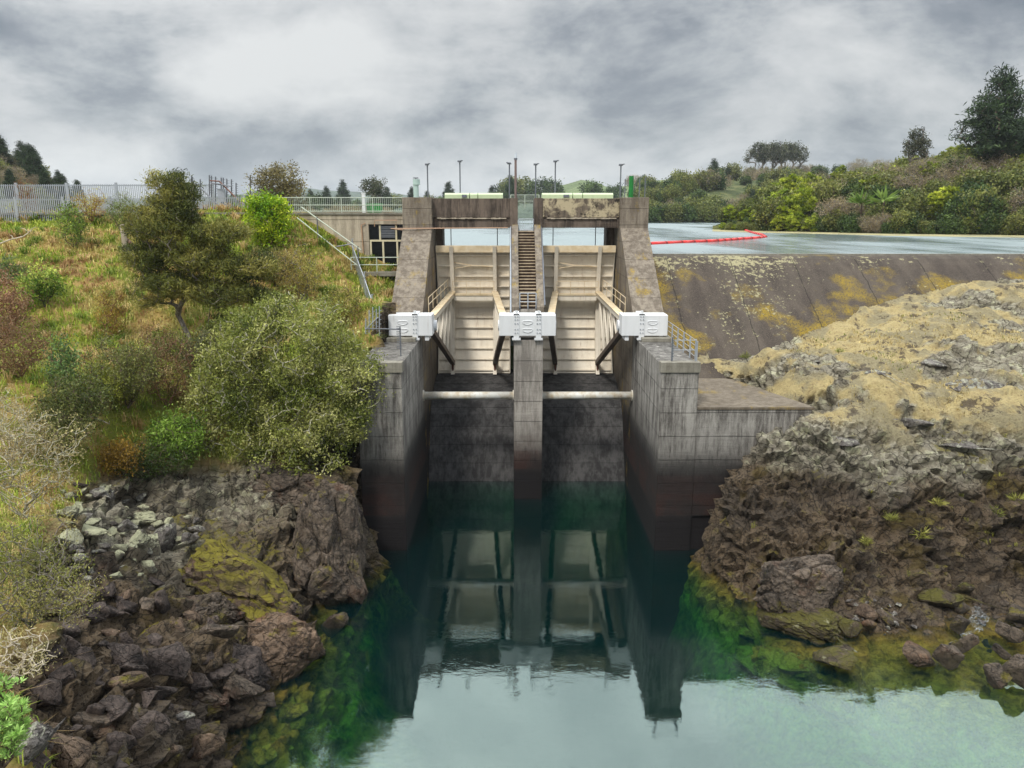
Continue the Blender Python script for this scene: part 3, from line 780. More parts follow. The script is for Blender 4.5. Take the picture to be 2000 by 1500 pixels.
def pz(px, py, z):
    p = WZ(px, py, z); return (p.x, p.y, p.z)

left_pts = [pd(0, 430, 58), pd(150, 430, 58), pd(300, 428, 58), pd(450, 422, 58), pd(560, 424, 57.5), (-17.5, 57.5, 17.0),
            (-45, 62, 17.6), (-30, 64, 17.7), (-15, 64, 17.8), (-50, 52, 17.0), (-42, 45, 14),
            pd(0, 480, 53), pd(150, 480, 53), pd(300, 470, 54), pd(450, 470, 54), pd(560, 480, 55),
            pd(0, 570, 46.5), pd(150, 570, 47), pd(300, 570, 48), pd(450, 580, 49), pd(560, 560, 51), pd(640, 530, 54),
            pd(690, 545, 55), pd(745, 545, 56), pd(740, 600, 50.5), pd(735, 660, 45), pd(680, 640, 46), pd(620, 620, 48), pd(760, 690, 42),
            pd(0, 700, 39), pd(150, 700, 40), pd(300, 700, 42), pd(450, 720, 43), pd(600, 730, 42.5), pd(700, 750, 40.5),
            pd(0, 820, 32), pd(150, 820, 34), pd(300, 830, 37), pd(450, 850, 38), pd(600, 880, 38.5), pd(690, 880, 38),
            # rock bench and scree
            pd(120, 960, 31), pd(250, 950, 34), pd(400, 930, 36.5), pd(550, 945, 37), pd(620, 960, 36.8),
            pd(60, 1050, 26), pd(200, 1060, 29), pd(320, 1060, 31), pd(420, 1060, 32.5), pd(540, 1060, 33.2), pd(560, 1090, 33.2), pd(640, 1010, 36),
            pd(120, 1200, 23.5), pd(250, 1180, 26), pd(400, 1200, 27.6), pd(500, 1200, 29.6),
            pd(60, 1350, 19.5), pd(200, 1330, 21.5), pd(330, 1330, 23.2), pd(450, 1300, 25), pd(500, 1270, 27.2), 
            pd(120, 1470, 18), pd(260, 1450, 19.6), pd(380, 1430, 21.9),
            pd(0, 1200, 20), pd(0, 1350, 16), pd(0, 1490, 13), (-14, 9, 7.0), (-24, 16, 8.5), (-20, 8, 9),(-30, 24, 10), (-36, 34, 12),
            # water line
            pz(670, 1090, -.3), pz(640, 1180, -.3), pz(585, 1300, -.2), pz(540, 1350, -.1), pz(500, 1385, -.1), pz(440, 1430, -.1), pz(425, 1500, -.1), pz(400, 1600, -.1), pz(360, 1750, 0),
            pz(700, 1080, -.6), (-9.2, 39.5, 1.0), (-8, 44, 9.5), (-12, 44, 10.6),
            # under water
            pz(745, 1130, -3.5), pz(730, 1220, -2.6), pz(700, 1320, -2.6), pz(640, 1370, -1.6), pz(560, 1430, -.9), pz(520, 1500, -.8), pz(500, 1600, -.9), pz(650, 1470, -2.2), pz(620, 1560, -2.0),
            (-5.2, 38.5, -6), (-5.5, 36, -5.5), (-6.4, 37.5, -4.5), (-7.6, 38.3, -1.5), (-5.3, 33, -5), (-3, 34, -6), (-2.5, 28, -5), (-1.5, 22, -4), (0, 38, -7), (2, 30, -6), (2, 22, -5), (0, 14, -3), (-4, 12, -1.5), (4, 40, -7)]
right_pts = [(9.9, 57, 8), (20, 58, 10.5), (40, 58, 13.5), (60, 58, 14),
             pd(1385, 697, 47.8), pd(1480, 690, 48.2), pd(1560, 665, 49.3), pd(1640, 630, 50.8), pd(1700, 602, 52), pd(1790, 575, 53.4), pd(1870, 552, 54.4), pd(2000, 545, 54.8), pd(2200, 535, 55.5),
             pd(1440, 730, 46), pd(1500, 760, 43), pd(1550, 790, 40.8), pd(1600, 700, 45.2), pd(1700, 680, 44.8), pd(1850, 640, 47), pd(2000, 640, 49), pd(2200, 640, 49),
             pd(1650, 775, 39.8), pd(1750, 765, 39.8), pd(1850, 740, 41), pd(2000, 740, 41), pd(2300, 740, 41),
             pd(1600, 802, 40.0), pd(1570, 812, 39.1), pd(1520, 836, 38.9), pd(1480, 858, 38.8), pd(1445, 885, 38.6), pd(1435, 930, 38.2), pd(1470, 915, 37.8), pd(1560, 870, 37.9), pd(1700, 840, 37.5), pd(1850, 830, 37.8), pd(2000, 825, 38), pd(2300, 825, 38),
             pd(1405, 962, 37.7), pd(1390, 1000, 37.4), pd(1550, 960, 36.4), pd(1700, 940, 36), pd(1850, 930, 36.3), pd(2000, 920, 36.6), pd(2300, 920, 36.6),
             pd(1385, 1060, 36.6), pd(1500, 1060, 35.2), pd(1620, 1060, 34.6), pd(1750, 1040, 34.4), pd(1880, 1030, 35), pd(2000, 1020, 35.4), pd(2300, 1020, 35.6),
             pd(1450, 1110, 34.6), pd(1560, 1110, 34.0), pd(1650, 1130, 33.3), pd(1800, 1110, 33.8), pd(1950, 1100, 34.6),
             pz(1376, 1125, -.2), pz(1410, 1150, -.2), pz(1480, 1170, -.2), pz(1580, 1190, -.1), pz(1640, 1205, .25), pz(1720, 1185, .7), pz(1850, 1165, .55), pz(2000, 1160, .6), pz(2300, 1140, .9),
             pz(1720, 1240, -.1), pz(1640, 1255, -.3), pz(1850, 1230, -.05), pz(2000, 1220, .0), pz(2300, 1200, .2),
             pz(1760, 1290, -.45), pz(1900, 1300, -.4), pz(2000, 1300, -.35), pz(2300, 1320, -.3),
             # shelf under water
             pz(1560, 1280, -.42), pz(1650, 1300, -.40), pz(1480, 1290, -1.0), pz(1400, 1260, -2.2), pz(1340, 1240, -3.6), pz(1340, 1160, -5), pz(1750, 1370, -1.0), pz(1900, 1390, -.8), pz(2000, 1400, -.7), pz(2300, 1420, -.5),
             pz(1500, 1370, -2.2), pz(1600, 1450, -2.6), pz(1800, 1480, -2.0), pz(2000, 1500, -1.6), pz(2300, 1540, -1.0), pz(1400, 1400, -3.8), (7.2, 36, -6), (6, 32, -6), (4, 26, -5), (4, 18, -4), (14, 16, -2), (25, 16, -1), (0, 38, -7), (0, 28, -6), (0, 18, -5), (15.2, 39.6, 4.5), (11, 39.3, .0), (40, 30, 0.2), (60, 30, 1)]
GX0, GX1, GY0, GY1, GS = -50.0, 62.0, 5.0, 64.0, .115
gx = np.arange(GX0, GX1 + .01, GS); gy = np.arange(GY0, GY1 + .01, GS)
XX, YY = np.meshgrid(gx, gy); xf, yf = XX.ravel(), YY.ravel()
zl = tps_eval(tps_fit(left_pts), xf, yf); zr = tps_eval(tps_fit(right_pts), xf, yf)
wgt = sstep(-1.5, 3.0, xf); zz = zl * (1 - wgt) + zr * wgt
chan = (xf > -7.9) & (xf < 9.75) & (yf > 39.1)
zz = np.where(chan, np.where((xf > XL + .3) & (xf < XR - .3), -7.0, np.minimum(zz, -5)), zz)
zz = np.where((xf > 9.6) & (xf < 15.2 - (yf - 39.1) * .3) & (yf > 39.3) & (yf < 51), np.minimum(zz, 7.4), zz)
zz = np.maximum(zz, -7)
p3 = np.stack([xf, yf, zz], 1)
gxz, gyz = np.gradient(zz.reshape(XX.shape), GS)
slope = np.sqrt(gxz ** 2 + gyz ** 2).ravel()
is_left = xf < 1
# where bare rock shows
lrock = is_left * np.maximum(sstep(6.6, 5.2, zz + 1.2 * fbm(p3 * .3, 3, 5)), sstep(2.0, 3.0, slope))
rrock = (~is_left) * np.clip(sstep(8.0, 6.6, zz + 1.3 * fbm(p3 * .35, 3, 6)) + .95 * sstep(.10, .20, fbm(p3 * np.array([.34, .5, .5]), 5, 9)), 0, 1)
rock = np.clip(lrock + rrock, 0, 1)
# displacement: broad lumps, blocky facets and strata
nrm = np.stack([-gyz.ravel(), -gxz.ravel(), np.ones(len(xf))], 1); nrm /= np.linalg.norm(nrm, axis=1)[:, None]
q = p3 + .5 * np.stack([fbm(p3 * .4, 3, 1), fbm(p3 * .4, 3, 2), fbm(p3 * .4, 3, 3)], 1)
f1, f2, cv, cd = worley(q * np.array([.55, .55, .85]), 21)
g1, g2, gv, gd = worley((q + 5) * np.array([1.5, 1.5, 2.2]), 33)
blk = (cv - .5) * 1.0 * sstep(0, .18, f2 - f1) - .35 * sstep(.12, 0, f2 - f1) + (cd * (np.stack([gv * 0 + cv * 7 % 1, cv * 13 % 1, cv * 29 % 1], 1) - .5)).sum(1) * .9
blk2 = (gv - .5) * .32 * sstep(0, .2, g2 - g1) - .16 * sstep(.12, 0, g2 - g1) + (gd * (np.stack([gv * 7 % 1, gv * 13 % 1, gv * 29 % 1], 1) - .5)).sum(1) * .4
strata = np.sin((zz + xf * .12 + fbm(p3 * .5, 2, 8) * .8) * 5.0) * .10
steep = sstep(.25, 1.0, slope)
lay = (zz * 1.0 + xf * .10 - yf * .05 + fbm(p3 * .35, 3, 8) * 1.2) * 2.3; lay = np.abs(lay - np.floor(lay) - .5) * 2
amp_r = rock * np.where(is_left, 1.0, .35 + .65 * steep) * sstep(-3.5, -.5, zz)
ridge = 1 - np.abs(fbm(p3 * np.array([.7, .7, 1.6]), 4, 30))
disp = amp_r * (blk * 1.0 + blk2 * 1.0 + (lay - .5) * .28 * steep + (ridge - .7) * .9 * steep + fbm(p3 * 2.6, 3, 12) * .22 + fbm(p3 * 7, 2, 13) * .12)
disp = disp + (1 - rock) * (fbm(p3 * .35, 3, 14) * .35 + fbm(p3 * 1.3, 3, 15) * .16)
disp = disp + (1 - is_left) * (1 - steep) * (np.abs(fbm(p3 * .6, 3, 18)) * .5 + blk * .22 + blk2 * .3 + fbm(p3 * 3, 3, 19) * .10) * (zz > 4)
disp = disp + sstep(-.3, -1.2, zz) * fbm(p3 * .7, 4, 16) * .5
edge = sstep(7.6, 9.2, yf * 0 + 9) * sstep(.0, .5, np.abs(yf - 39.1) + 0 * xf)
disp = np.where(chan, 0, disp)
# stay calm against the weir toe and gate house
calm = sstep(58.5, 56.0, yf); disp = disp * np.where(yf > 56, calm, 1)
V = p3 + nrm * disp[:, None]
V[:, 2] = np.where((xf > 9.6) & (xf < 15.0 - (yf - 39.1) * .3) & (yf > 39.25) & (yf < 50.6), np.minimum(V[:, 2], 7.5), V[:, 2])
toe = [W(*q_) for q_ in ((1300, 700, 47.2), (1385, 697, 47.8), (1480, 690, 48.2), (1560, 665, 49.3), (1640, 630, 50.8), (1700, 602, 52), (1790, 575, 53.4), (1870, 552, 54.4), (2000, 545, 54.8), (2300, 535, 55.4))]
ty = np.interp(xf, [q_.x for q_ in toe], [q_.y for q_ in toe]) + fbm(p3 * .5, 3, 71) * .5
wz = 14.86 - .63 * (57 - yf)
onr = (xf > 9.7) & (yf > 46)
V[:, 2] = np.where(onr & (yf > ty), np.minimum(V[:, 2], wz - .25 - (yf - ty)), V[:, 2])
near_ = onr & (yf <= ty) & (yf > ty - 3)
V[:, 2] = np.where(near_, V[:, 2] * (1 - (1 - (ty - yf) / 3)) + (wz + .12 + (V[:, 2] - zz) * .5) * (1 - (ty - yf) / 3), V[:, 2])
ny, nx = XX.shape
idx = np.arange(nx * ny).reshape(ny, nx)
FQ = np.stack([idx[:-1, :-1].ravel(), idx[:-1, 1:].ravel(), idx[1:, 1:].ravel(), idx[1:, :-1].ravel()], 1)
def ground_z(x, y):
    x = np.atleast_1d(x); y = np.atleast_1d(y)
    i = np.clip(np.round((x - GX0) / GS).astype(int), 0, nx - 1); j = np.clip(np.round((y - GY0) / GS).astype(int), 0, ny - 1)
    return V[idx[j, i], 2]
def ground_at(px, py, d0=12, d1=62):
    """first place where the ray through a pixel meets the ground"""
    ds = np.linspace(d0, d1, 500)
    c = np.array([tuple(W(px, py, d)) for d in ds]); g = ground_z(c[:, 0], c[:, 1])
    k = np.where(c[:, 2] <= g)[0]
    i = k[0] if len(k) else len(ds) - 1
    return Vector((c[i, 0], c[i, 1], g[i]))

gm, nt, b = newmat('bank_ground')
P = pos(nt)
spz = nt.nodes.new('ShaderNodeSeparateXYZ'); L(nt, P, spz.inputs[0])
geo = nt.nodes.new('ShaderNodeNewGeometry'); spn = nt.nodes.new('ShaderNodeSeparateXYZ'); L(nt, geo.outputs['Normal'], spn.inputs[0])
ar = nt.nodes.new('ShaderNodeAttribute'); ar.attribute_name = 'rock'
al = nt.nodes.new('ShaderNodeAttribute'); al.attribute_name = 'leftness'
lf = al.outputs['Fac']
n_big = noise(nt, P, .45, 6, .62, .5); n_mid = noise(nt, P, 2.0, 7, .68, .4); n_fine = noise(nt, P, 9, 6, .72); n_vf = noise(nt, P, 32, 4, .75)
# rock
dark = mixc(nt, n_mid, sr(52, 46, 40), sr(116, 103, 88))
c = mixc(nt, ramp(nt, n_big, [(.42, 0.0), (.58, .8)]), dark, mixc(nt, n_fine, sr(82, 70, 56), sr(150, 130, 104)))
c = mixc(nt, ramp(nt, n_fine, [(.38, .75), (.48, 0.0)]), c, sr(24, 19, 17))
c = mixc(nt, ramp(nt, n_vf, [(.58, 0.0), (.7, .55)]), c, sr(150, 134, 118))
rb = ramp(nt, noise(nt, mapping(nt, P, loc=(7, 1, 3)), .55, 7, .65), [(.55, 0.0), (.64, .7)])
c = mixc(nt, rb, c, mixc(nt, n_fine, sr(56, 50, 24), sr(120, 102, 50)))
# pale lichen on the higher rock
apl = nt.nodes.new('ShaderNodeAttribute'); apl.attribute_name = 'pale'
amo = nt.nodes.new('ShaderNodeAttribute'); amo.attribute_name = 'moss'
ln = noise(nt, mapping(nt, P, loc=(4, 9, 2)), 1.6, 9, .75)
hl = apl.outputs['Fac']
c = mixc(nt, math_n(nt, 'MULTIPLY', hl, .85), c, mixc(nt, ramp(nt, n_mid, [(.35, 0.0), (.65, 1.0)]), sr(124, 118, 106), sr(192, 186, 166)))
c = mixc(nt, math_n(nt, 'MULTIPLY', hl, ramp(nt, ln, [(.53, 0.0), (.60, .85)])), c, sr(206, 204, 172))
c = mixc(nt, ramp(nt, n_fine, [(.34, .8), (.42, 0.0)]), c, sr(34, 28, 25))
# yellow green moss on rock tops
mn = noise(nt, mapping(nt, P, loc=(1, 2, 8)), .7, 8, .7)
mtop = ramp(nt, spn.outputs['Z'], [(.25, .0), (.65, 1.0)])
mm = math_n(nt, 'MULTIPLY', math_n(nt, 'MULTIPLY', ramp(nt, math_n(nt, 'ADD', mn, math_n(nt, 'MULTIPLY', amo.outputs['Fac'], .22)), [(.58, 0.0), (.67, .9)]), mtop), ramp(nt, n_fine, [(.38, .25), (.52, 1.0)]))
c = mixc(nt, mm, c, mixc(nt, n_fine, sr(78, 74, 26), sr(152, 142, 52)))
# soil and grass floor
gl = mixc(nt, ramp(nt, n_big, [(.44, 0.0), (.54, 1.0)]), mixc(nt, n_fine, sr(96, 100, 40), sr(150, 158, 62)), mixc(nt, n_fine, sr(150, 122, 72), sr(208, 178, 112)))
gr = mixc(nt, ramp(nt, n_mid, [(.38, 0.0), (.60, 1.0)]), mixc(nt, n_fine, sr(140, 122, 84), sr(206, 186, 136)), mixc(nt, n_fine, sr(162, 146, 100), sr(220, 202, 150)))
gr = mixc(nt, ramp(nt, n_big, [(.47, 0.0), (.56, .85)]), gr, mixc(nt, n_fine, sr(104, 96, 80), sr(184, 174, 138)))
gr = mixc(nt, ramp(nt, n_fine, [(.36, .5), (.44, 0.0)]), gr, sr(112, 96, 66))
gr = mixc(nt, ramp(nt, noise(nt, mapping(nt, P, loc=(8, 3, 0)), .9, 8, .72), [(.56, 0.0), (.60, .85)]), gr, mixc(nt, n_fine, sr(52, 44, 38), sr(110, 98, 86)))
soil = mixc(nt, lf, gr, gl)
vo = nt.nodes.new('ShaderNodeTexVoronoi'); vo.feature = 'DISTANCE_TO_EDGE'; vo.inputs['Scale'].default_value = 1.3
dn = nt.nodes.new('ShaderNodeTexNoise'); dn.inputs['Scale'].default_value = 1.2; L(nt, P, dn.inputs['Vector'])
L(nt, mapping(nt, mixc(nt, .9, P, dn.outputs['Color'], 'ADD'), scale=(.7, .7, 1.9), rot=(.1, .25, 0)), vo.inputs['Vector'])
crk = ramp(nt, vo.outputs['Distance'], [(.0, .9), (.03, .35), (.06, 0.0)])
c = mixc(nt, crk, c, (.018, .015, .012, 1))
c = mixc(nt, ar.outputs['Fac'], soil, c)
# brown slick in the splash zone and olive growth under water
zw = math_n(nt, 'ADD', spz.outputs['Z'], math_n(nt, 'MULTIPLY', math_n(nt, 'SUBTRACT', n_mid, .5), .5))
under = ramp(nt, math_n(nt, 'DIVIDE', math_n(nt, 'ADD', zw, 1.0), 2.0), [(.42, 1.0), (.52, 0.0)])
alg = mixc(nt, ramp(nt, n_mid, [(.36, 0.0), (.62, 1.0)]), sr(118, 88, 28), sr(226, 180, 76))
alg = mixc(nt, ramp(nt, math_n(nt, 'DIVIDE', math_n(nt, 'ADD', zw, 6.0), 6.0), [(.25, 1.0), (.62, 0.0)]), alg, mixc(nt, n_mid, sr(20, 34, 30), sr(48, 66, 56)))
alg = mixc(nt, ramp(nt, n_fine, [(.34, .8), (.44, 0.0)]), alg, sr(50, 44, 14))
c = mixc(nt, under, c, alg)
L(nt, c, b.inputs['Base Color']); b.inputs['Roughness'].default_value = .88; b.inputs['Specular IOR Level'].default_value = .25
hh = math_n(nt, 'ADD', math_n(nt, 'MULTIPLY', n_mid, 1.2), math_n(nt, 'ADD', math_n(nt, 'MULTIPLY', n_fine, .9), math_n(nt, 'MULTIPLY', n_vf, .35)))
bump(nt, b, hh, 1.0, .16)
def blob(px, py, d, rx, ry):
    c_ = W(px, py, d); return np.exp(-(((xf - c_.x) / rx) ** 2 + ((yf - c_.y) / ry) ** 2))
mossw = blob(450, 1050, 32.5, 2.4, 1.6) + .7 * blob(380, 1000, 34, 2, 1.2) + .5 * blob(1900, 960, 37.5, 4, 2) + .35 * blob(1700, 1130, 33, 5, 1.6) + .25 * blob(380, 1250, 27, 3, 2) + .4 * blob(1450, 1150, 34, 3, 1)
palew = np.where(is_left, 1.1 * blob(220, 1010, 31, 4.0, 2.6) + .9 * blob(420, 960, 36, 5, 1.8), sstep(4.4, 6.0, zz + fbm(p3 * .4, 3, 44) * 1.2))
gme = npmesh('ground', V, FQ, gm, True, extra={'rock': rock, 'leftness': is_left.astype(float), 'moss': np.clip(mossw, 0, 1), 'pale': np.clip(palew, 0, 1)})
gme.polygons.foreach_set('use_smooth', (rock[FQ[:, 0]] < .4))
ground = link('ground', gme)
tag(ground, 'rocky river banks and bed around the tailwater pool, grassy on top', None, None, 'structure')

# ------------------------------------------------------------------ tailwater pool
wm_, nt, b = newmat('pool_water')
for n in list(nt.nodes):
    if n.type == 'BSDF_PRINCIPLED': nt.nodes.remove(n)
out = nt.nodes['Material Output']
P = pos(nt)
r1 = noise(nt, mapping(nt, P, scale=(1, 1.5, 1)), 1.1, 3, .5); r2 = noise(nt, mapping(nt, P, scale=(1, 1.9, 1)), 4.2, 3, .6)
calm_ = ramp(nt, noise(nt, P, .12, 3, .5), [(.38, .35), (.6, 1.0)])
bn = nt.nodes.new('ShaderNodeBump'); bn.inputs['Strength'].default_value = 1.0; bn.inputs['Distance'].default_value = .0065
L(nt, math_n(nt, 'MULTIPLY', math_n(nt, 'ADD', r1, math_n(nt, 'MULTIPLY', r2, .28)), calm_), bn.inputs['Height'])
gl_ = nt.nodes.new('ShaderNodeBsdfGlossy'); gl_.inputs['Roughness'].default_value = .012; L(nt, bn.outputs[0], gl_.inputs['Normal'])
gl_.inputs['Color'].default_value = (.82, 1, .97, 1)
tr_ = nt.nodes.new('ShaderNodeBsdfTransparent')
di = nt.nodes.new('ShaderNodeBsdfDiffuse'); di.inputs['Color'].default_value = (.0, .055, .065, 1)
mxa = nt.nodes.new('ShaderNodeMixShader'); mxa.inputs[0].default_value = .12
L(nt, tr_.outputs[0], mxa.inputs[1]); L(nt, di.outputs[0], mxa.inputs[2])
fr_ = nt.nodes.new('ShaderNodeFresnel'); fr_.inputs['IOR'].default_value = 1.5; L(nt, bn.outputs[0], fr_.inputs['Normal'])
mxb = nt.nodes.new('ShaderNodeMixShader'); L(nt, math_n(nt, 'ADD', math_n(nt, 'MULTIPLY', fr_.outputs[0], 1.0), .055), mxb.inputs[0])
L(nt, mxa.outputs[0], mxb.inputs[1]); L(nt, gl_.outputs[0], mxb.inputs[2])
L(nt, mxb.outputs[0], out.inputs['Surface'])
va = nt.nodes.new('ShaderNodeVolumeAbsorption'); va.inputs['Color'].default_value = (.0, .80, .30, 1); va.inputs['Density'].default_value = .42
L(nt, va.outputs[0], out.inputs['Volume'])
w = MB().box(-30, 70, -6, 59, -7.6, 0)
tag(w.build('pool_water', wm_), 'clear green tailwater pool below the gates, reflecting the dam and sky', None, None, 'structure')

# ------------------------------------------------------------------ lake above the dam
lm, nt, b = newmat('lake_water')
P = pos(nt)
r1 = noise(nt, mapping(nt, P, scale=(1, .5, 1)), 1.2, 5, .6); r3 = noise(nt, mapping(nt, P, scale=(1, .25, 1)), .06, 4, .6)
b.inputs['Base Color'].default_value = (.22, .28, .29, 1); b.inputs['IOR'].default_value = 1.6
L(nt, ramp(nt, r3, [(.40, .10), (.58, .42)]), b.inputs['Roughness'])
bn = nt.nodes.new('ShaderNodeBump'); bn.inputs['Strength'].default_value = 1.0; bn.inputs['Distance'].default_value = .30
L(nt, math_n(nt, 'MULTIPLY', r1, ramp(nt, r3, [(.38, .25), (.56, 1.0)])), bn.inputs['Height']); L(nt, bn.outputs[0], b.inputs['Normal'])
lv_ = MB().plate([(XL - 1, 58.92), (700, 58.92), (1400, 1200), (-500, 1200), (-60, 290), (-16, 66), (-16, 62), (XL - 1, 62)], 8.0, 14.86)
tag(lv_.build('lake_water', lm), 'wide calm grey lake held behind the dam', None, None, 'structure')
# base sheet reaching the horizon
fm, nt, b = newmat('far_land'); P = pos(nt)
c = mixc(nt, ramp(nt, noise(nt, P, .012, 5, .6), [(.4, 0.0), (.6, 1.0)]), sr(88, 100, 62), sr(128, 142, 84)); L(nt, c, b.inputs['Base Color']); b.inputs['Roughness'].default_value = .95
fg = MB().plate([(-4000, 66), (4000, 66), (4000, 5000), (-4000, 5000)], 2, 7.9)
tag(fg.build('far_ground', fm), 'valley floor reaching to the horizon', None, None, 'structure')
for nm, o_ in (('left_plateau', [(-900, 63.8), (-15.5, 63.8), (-17, 72), (-62, 290), (-230, 700), (-900, 700)]),):
    tag(MB().plate(o_, 10, 17.55).build('plateau', fm), 'flat bank behind the palisade fence', None, None, 'structure')

# ------------------------------------------------------------------ boulders
def boulder_mesh(seed, flatn=.75, sub=3, sharp=1.0):
    rnd = np.random.default_rng(seed)
    bm = bmesh.new()
    n = int(rnd.integers(9, 15))
    for _ in range(n):
        v = rnd.normal(size=3); v /= np.linalg.norm(v); v *= rnd.uniform(.75, 1.08)
        bm.verts.new((v[0], v[1], v[2] * flatn))
    r = bmesh.ops.convex_hull(bm, input=bm.verts)
    bmesh.ops.delete(bm, geom=list({g for g in r['geom_interior'] + r['geom_unused'] if isinstance(g, bmesh.types.BMVert)}), context='VERTS')
    bmesh.ops.recalc_face_normals(bm, faces=bm.faces)
    bmesh.ops.bevel(bm, geom=list(bm.edges), offset=.07, segments=1, affect='EDGES', profile=.5)
    bmesh.ops.triangulate(bm, faces=bm.faces)
    bmesh.ops.subdivide_edges(bm, edges=bm.edges, cuts=sub, use_grid_fill=True)
    co = np.array([v.co[:] for v in bm.verts])
    f1_, f2_, cv_, _ = worley(co * 2.2 + seed, 5)
    d = fbm(co * 1.6 + seed * 3, 3, seed) * .16 + fbm(co * 6 + seed, 3, seed + 3) * .06 - .07 * sstep(.12, 0, f2_ - f1_) + (cv_ - .5) * .06
    co2 = co * (1 + d)[:, None]
    for v, c_ in zip(bm.verts, co2): v.co = c_
    me = bpy.data.meshes.new('boulder'); bm.to_mesh(me); bm.free()
    me.polygons.foreach_set('use_smooth', np.ones(len(me.polygons), dtype=bool)); me.set_sharp_from_angle(angle=.42)
    return me
RM = {
    'dark': rockmat('dark_basalt', sr(50, 43, 41), sr(110, 97, 90), 0, moss=0),
    'brown': rockmat('brown_basalt', sr(62, 55, 48), sr(126, 112, 98), 0, moss=.15, rust=.25),
    'rust': rockmat('rusty_brown_basalt', sr(72, 59, 49), sr(142, 120, 100), 0, moss=.1, rust=.5),
    'lichen': rockmat('lichened_stone', sr(84, 80, 72), sr(140, 134, 122), 1.0, lcol=sr(214, 214, 176), world_wet=False),
    'grey': rockmat('grey_stone', sr(86, 80, 76), sr(140, 134, 128), .45, lcol=sr(196, 196, 176), world_wet=False),
    'moss': rockmat('mossy_stone', sr(66, 56, 46), sr(110, 96, 80), .1, moss=.8, mcol=sr(120, 116, 46)),
    'mass': rockmat('brown_mossy_rock', sr(66, 56, 50), sr(132, 112, 98), 0, moss=.95, mcol=sr(158, 148, 52), rust=.3),
    'sunk': rockmat('algae_covered_stone', sr(104, 88, 30), sr(188, 160, 60), 0, moss=.6, mcol=sr(196, 186, 70), world_wet=False),
}
_tmpl = {}
def bluff_mesh(seed, flatn=.75):
    rnd = np.random.default_rng(seed + 900); bm = bmesh.new()
    for _ in range(22):
        v = rnd.normal(size=3); v /= np.linalg.norm(v); m_ = np.abs(v).max(); v = v / (m_ ** .45) * rnd.uniform(.82, 1.02)
        bm.verts.new((v[0] * .9, v[1] * .9, v[2] * flatn * .95))
    r = bmesh.ops.convex_hull(bm, input=bm.verts)
    bmesh.ops.delete(bm, geom=list({g for g in r['geom_interior'] + r['geom_unused'] if isinstance(g, bmesh.types.BMVert)}), context='VERTS')
    bmesh.ops.bevel(bm, geom=list(bm.edges), offset=.05, segments=1, affect='EDGES', profile=.5)
    bmesh.ops.triangulate(bm, faces=bm.faces)
    for _ in range(3):
        bmesh.ops.subdivide_edges(bm, edges=[e for e in bm.edges if e.calc_length() > .05], cuts=1, use_grid_fill=True)
        bmesh.ops.triangulate(bm, faces=bm.faces)
    bmesh.ops.subdivide_edges(bm, edges=[e for e in bm.edges if e.calc_length() > .05], cuts=1, use_grid_fill=True)
    co = np.array([v.co[:] for v in bm.verts]); sd = seed * 3.1
    f1_, f2_, cv_, cd_ = worley(co * np.array([1.7, 1.7, 2.4]) + sd, 5)
    g1_, g2_, gv_, gd_ = worley(co * np.array([5, 5, 7]) + sd, 6)
    ly = (co[:, 2] * 1.0 + co[:, 0] * .35 + fbm(co * 1.2 + sd, 2, 7) * .35) * 9; ly = np.abs(ly - np.floor(ly) - .5) * 2
    d = (cv_ - .5) * .20 * sstep(0, .12, f2_ - f1_) - .10 * sstep(.10, 0, f2_ - f1_) + (gv_ - .5) * .07 - .03 * sstep(.1, 0, g2_ - g1_) + (ly - .5) * .035 + fbm(co * 3 + sd, 4, 8) * .09 + fbm(co * 12 + sd, 2, 9) * .03
    co2 = co * (1 + d)[:, None]
    for v, c_ in zip(bm.verts, co2): v.co = c_
    me = bpy.data.meshes.new('rock_bluff'); bm.to_mesh(me); bm.free()
    me.polygons.foreach_set('use_smooth', np.ones(len(me.polygons), dtype=bool)); me.set_sharp_from_angle(angle=.35)
    return me
def boulder(key, seed, loc, s, rot=None, label='', group=None, cat='boulder', name='boulder'):
    k = (key, seed % 9, name == 'rock_bluff')
    if k not in _tmpl:
        me = bluff_mesh(seed) if k[2] else boulder_mesh(seed % 9 + 3 + (hash_s(key) % 5) * 10); me.materials.append(RM[key]); _tmpl[k] = me
    o = bpy.data.objects.new(name, _tmpl[k]); COL.objects.link(o)
    rnd = random.Random(seed * 7 + 1)
    o.location = loc; o.scale = s if hasattr(s, '__len__') else (s, s, s)
    o.rotation_euler = rot or (rnd.uniform(-.5, .5), rnd.uniform(-.5, .5), rnd.uniform(0, 6.28))
    return tag(o, label, cat, group)
def hash_s(s_): return sum(ord(ch) * (i + 3) for i, ch in enumerate(s_))
def rock_px(key, px, py, wpx, hpx, label, seed, group=None, d=None, depth=None, sink=.25, rot=None, name='boulder'):
    """boulder whose picture centre is px,py; wpx,hpx its size in photo pixels"""
    p = ground_at(px, py + hpx * .30) if d is None else W(px, py, d)
    dc = p.y * CT + (H - p.z) * ST
    w_ = wpx * dc / F / 2; h_ = hpx * dc / F / 2 / .9
    c_ = W(px, py, p.y + (0 if d else w_ * .1)) if d is None else p
    if d is None: c_ = Vector((c_.x, c_.y, max(c_.z, p.z - h_ * .2)))
    return boulder(key, seed, c_, (w_ * 1.03, (depth or w_ * .85), h_ / .75 * .93), rot or (random.Random(seed).uniform(-.25, .25), random.Random(seed + 1).uniform(-.2, .2), random.Random(seed + 2).uniform(-.5, .5)), label, group, name=name)
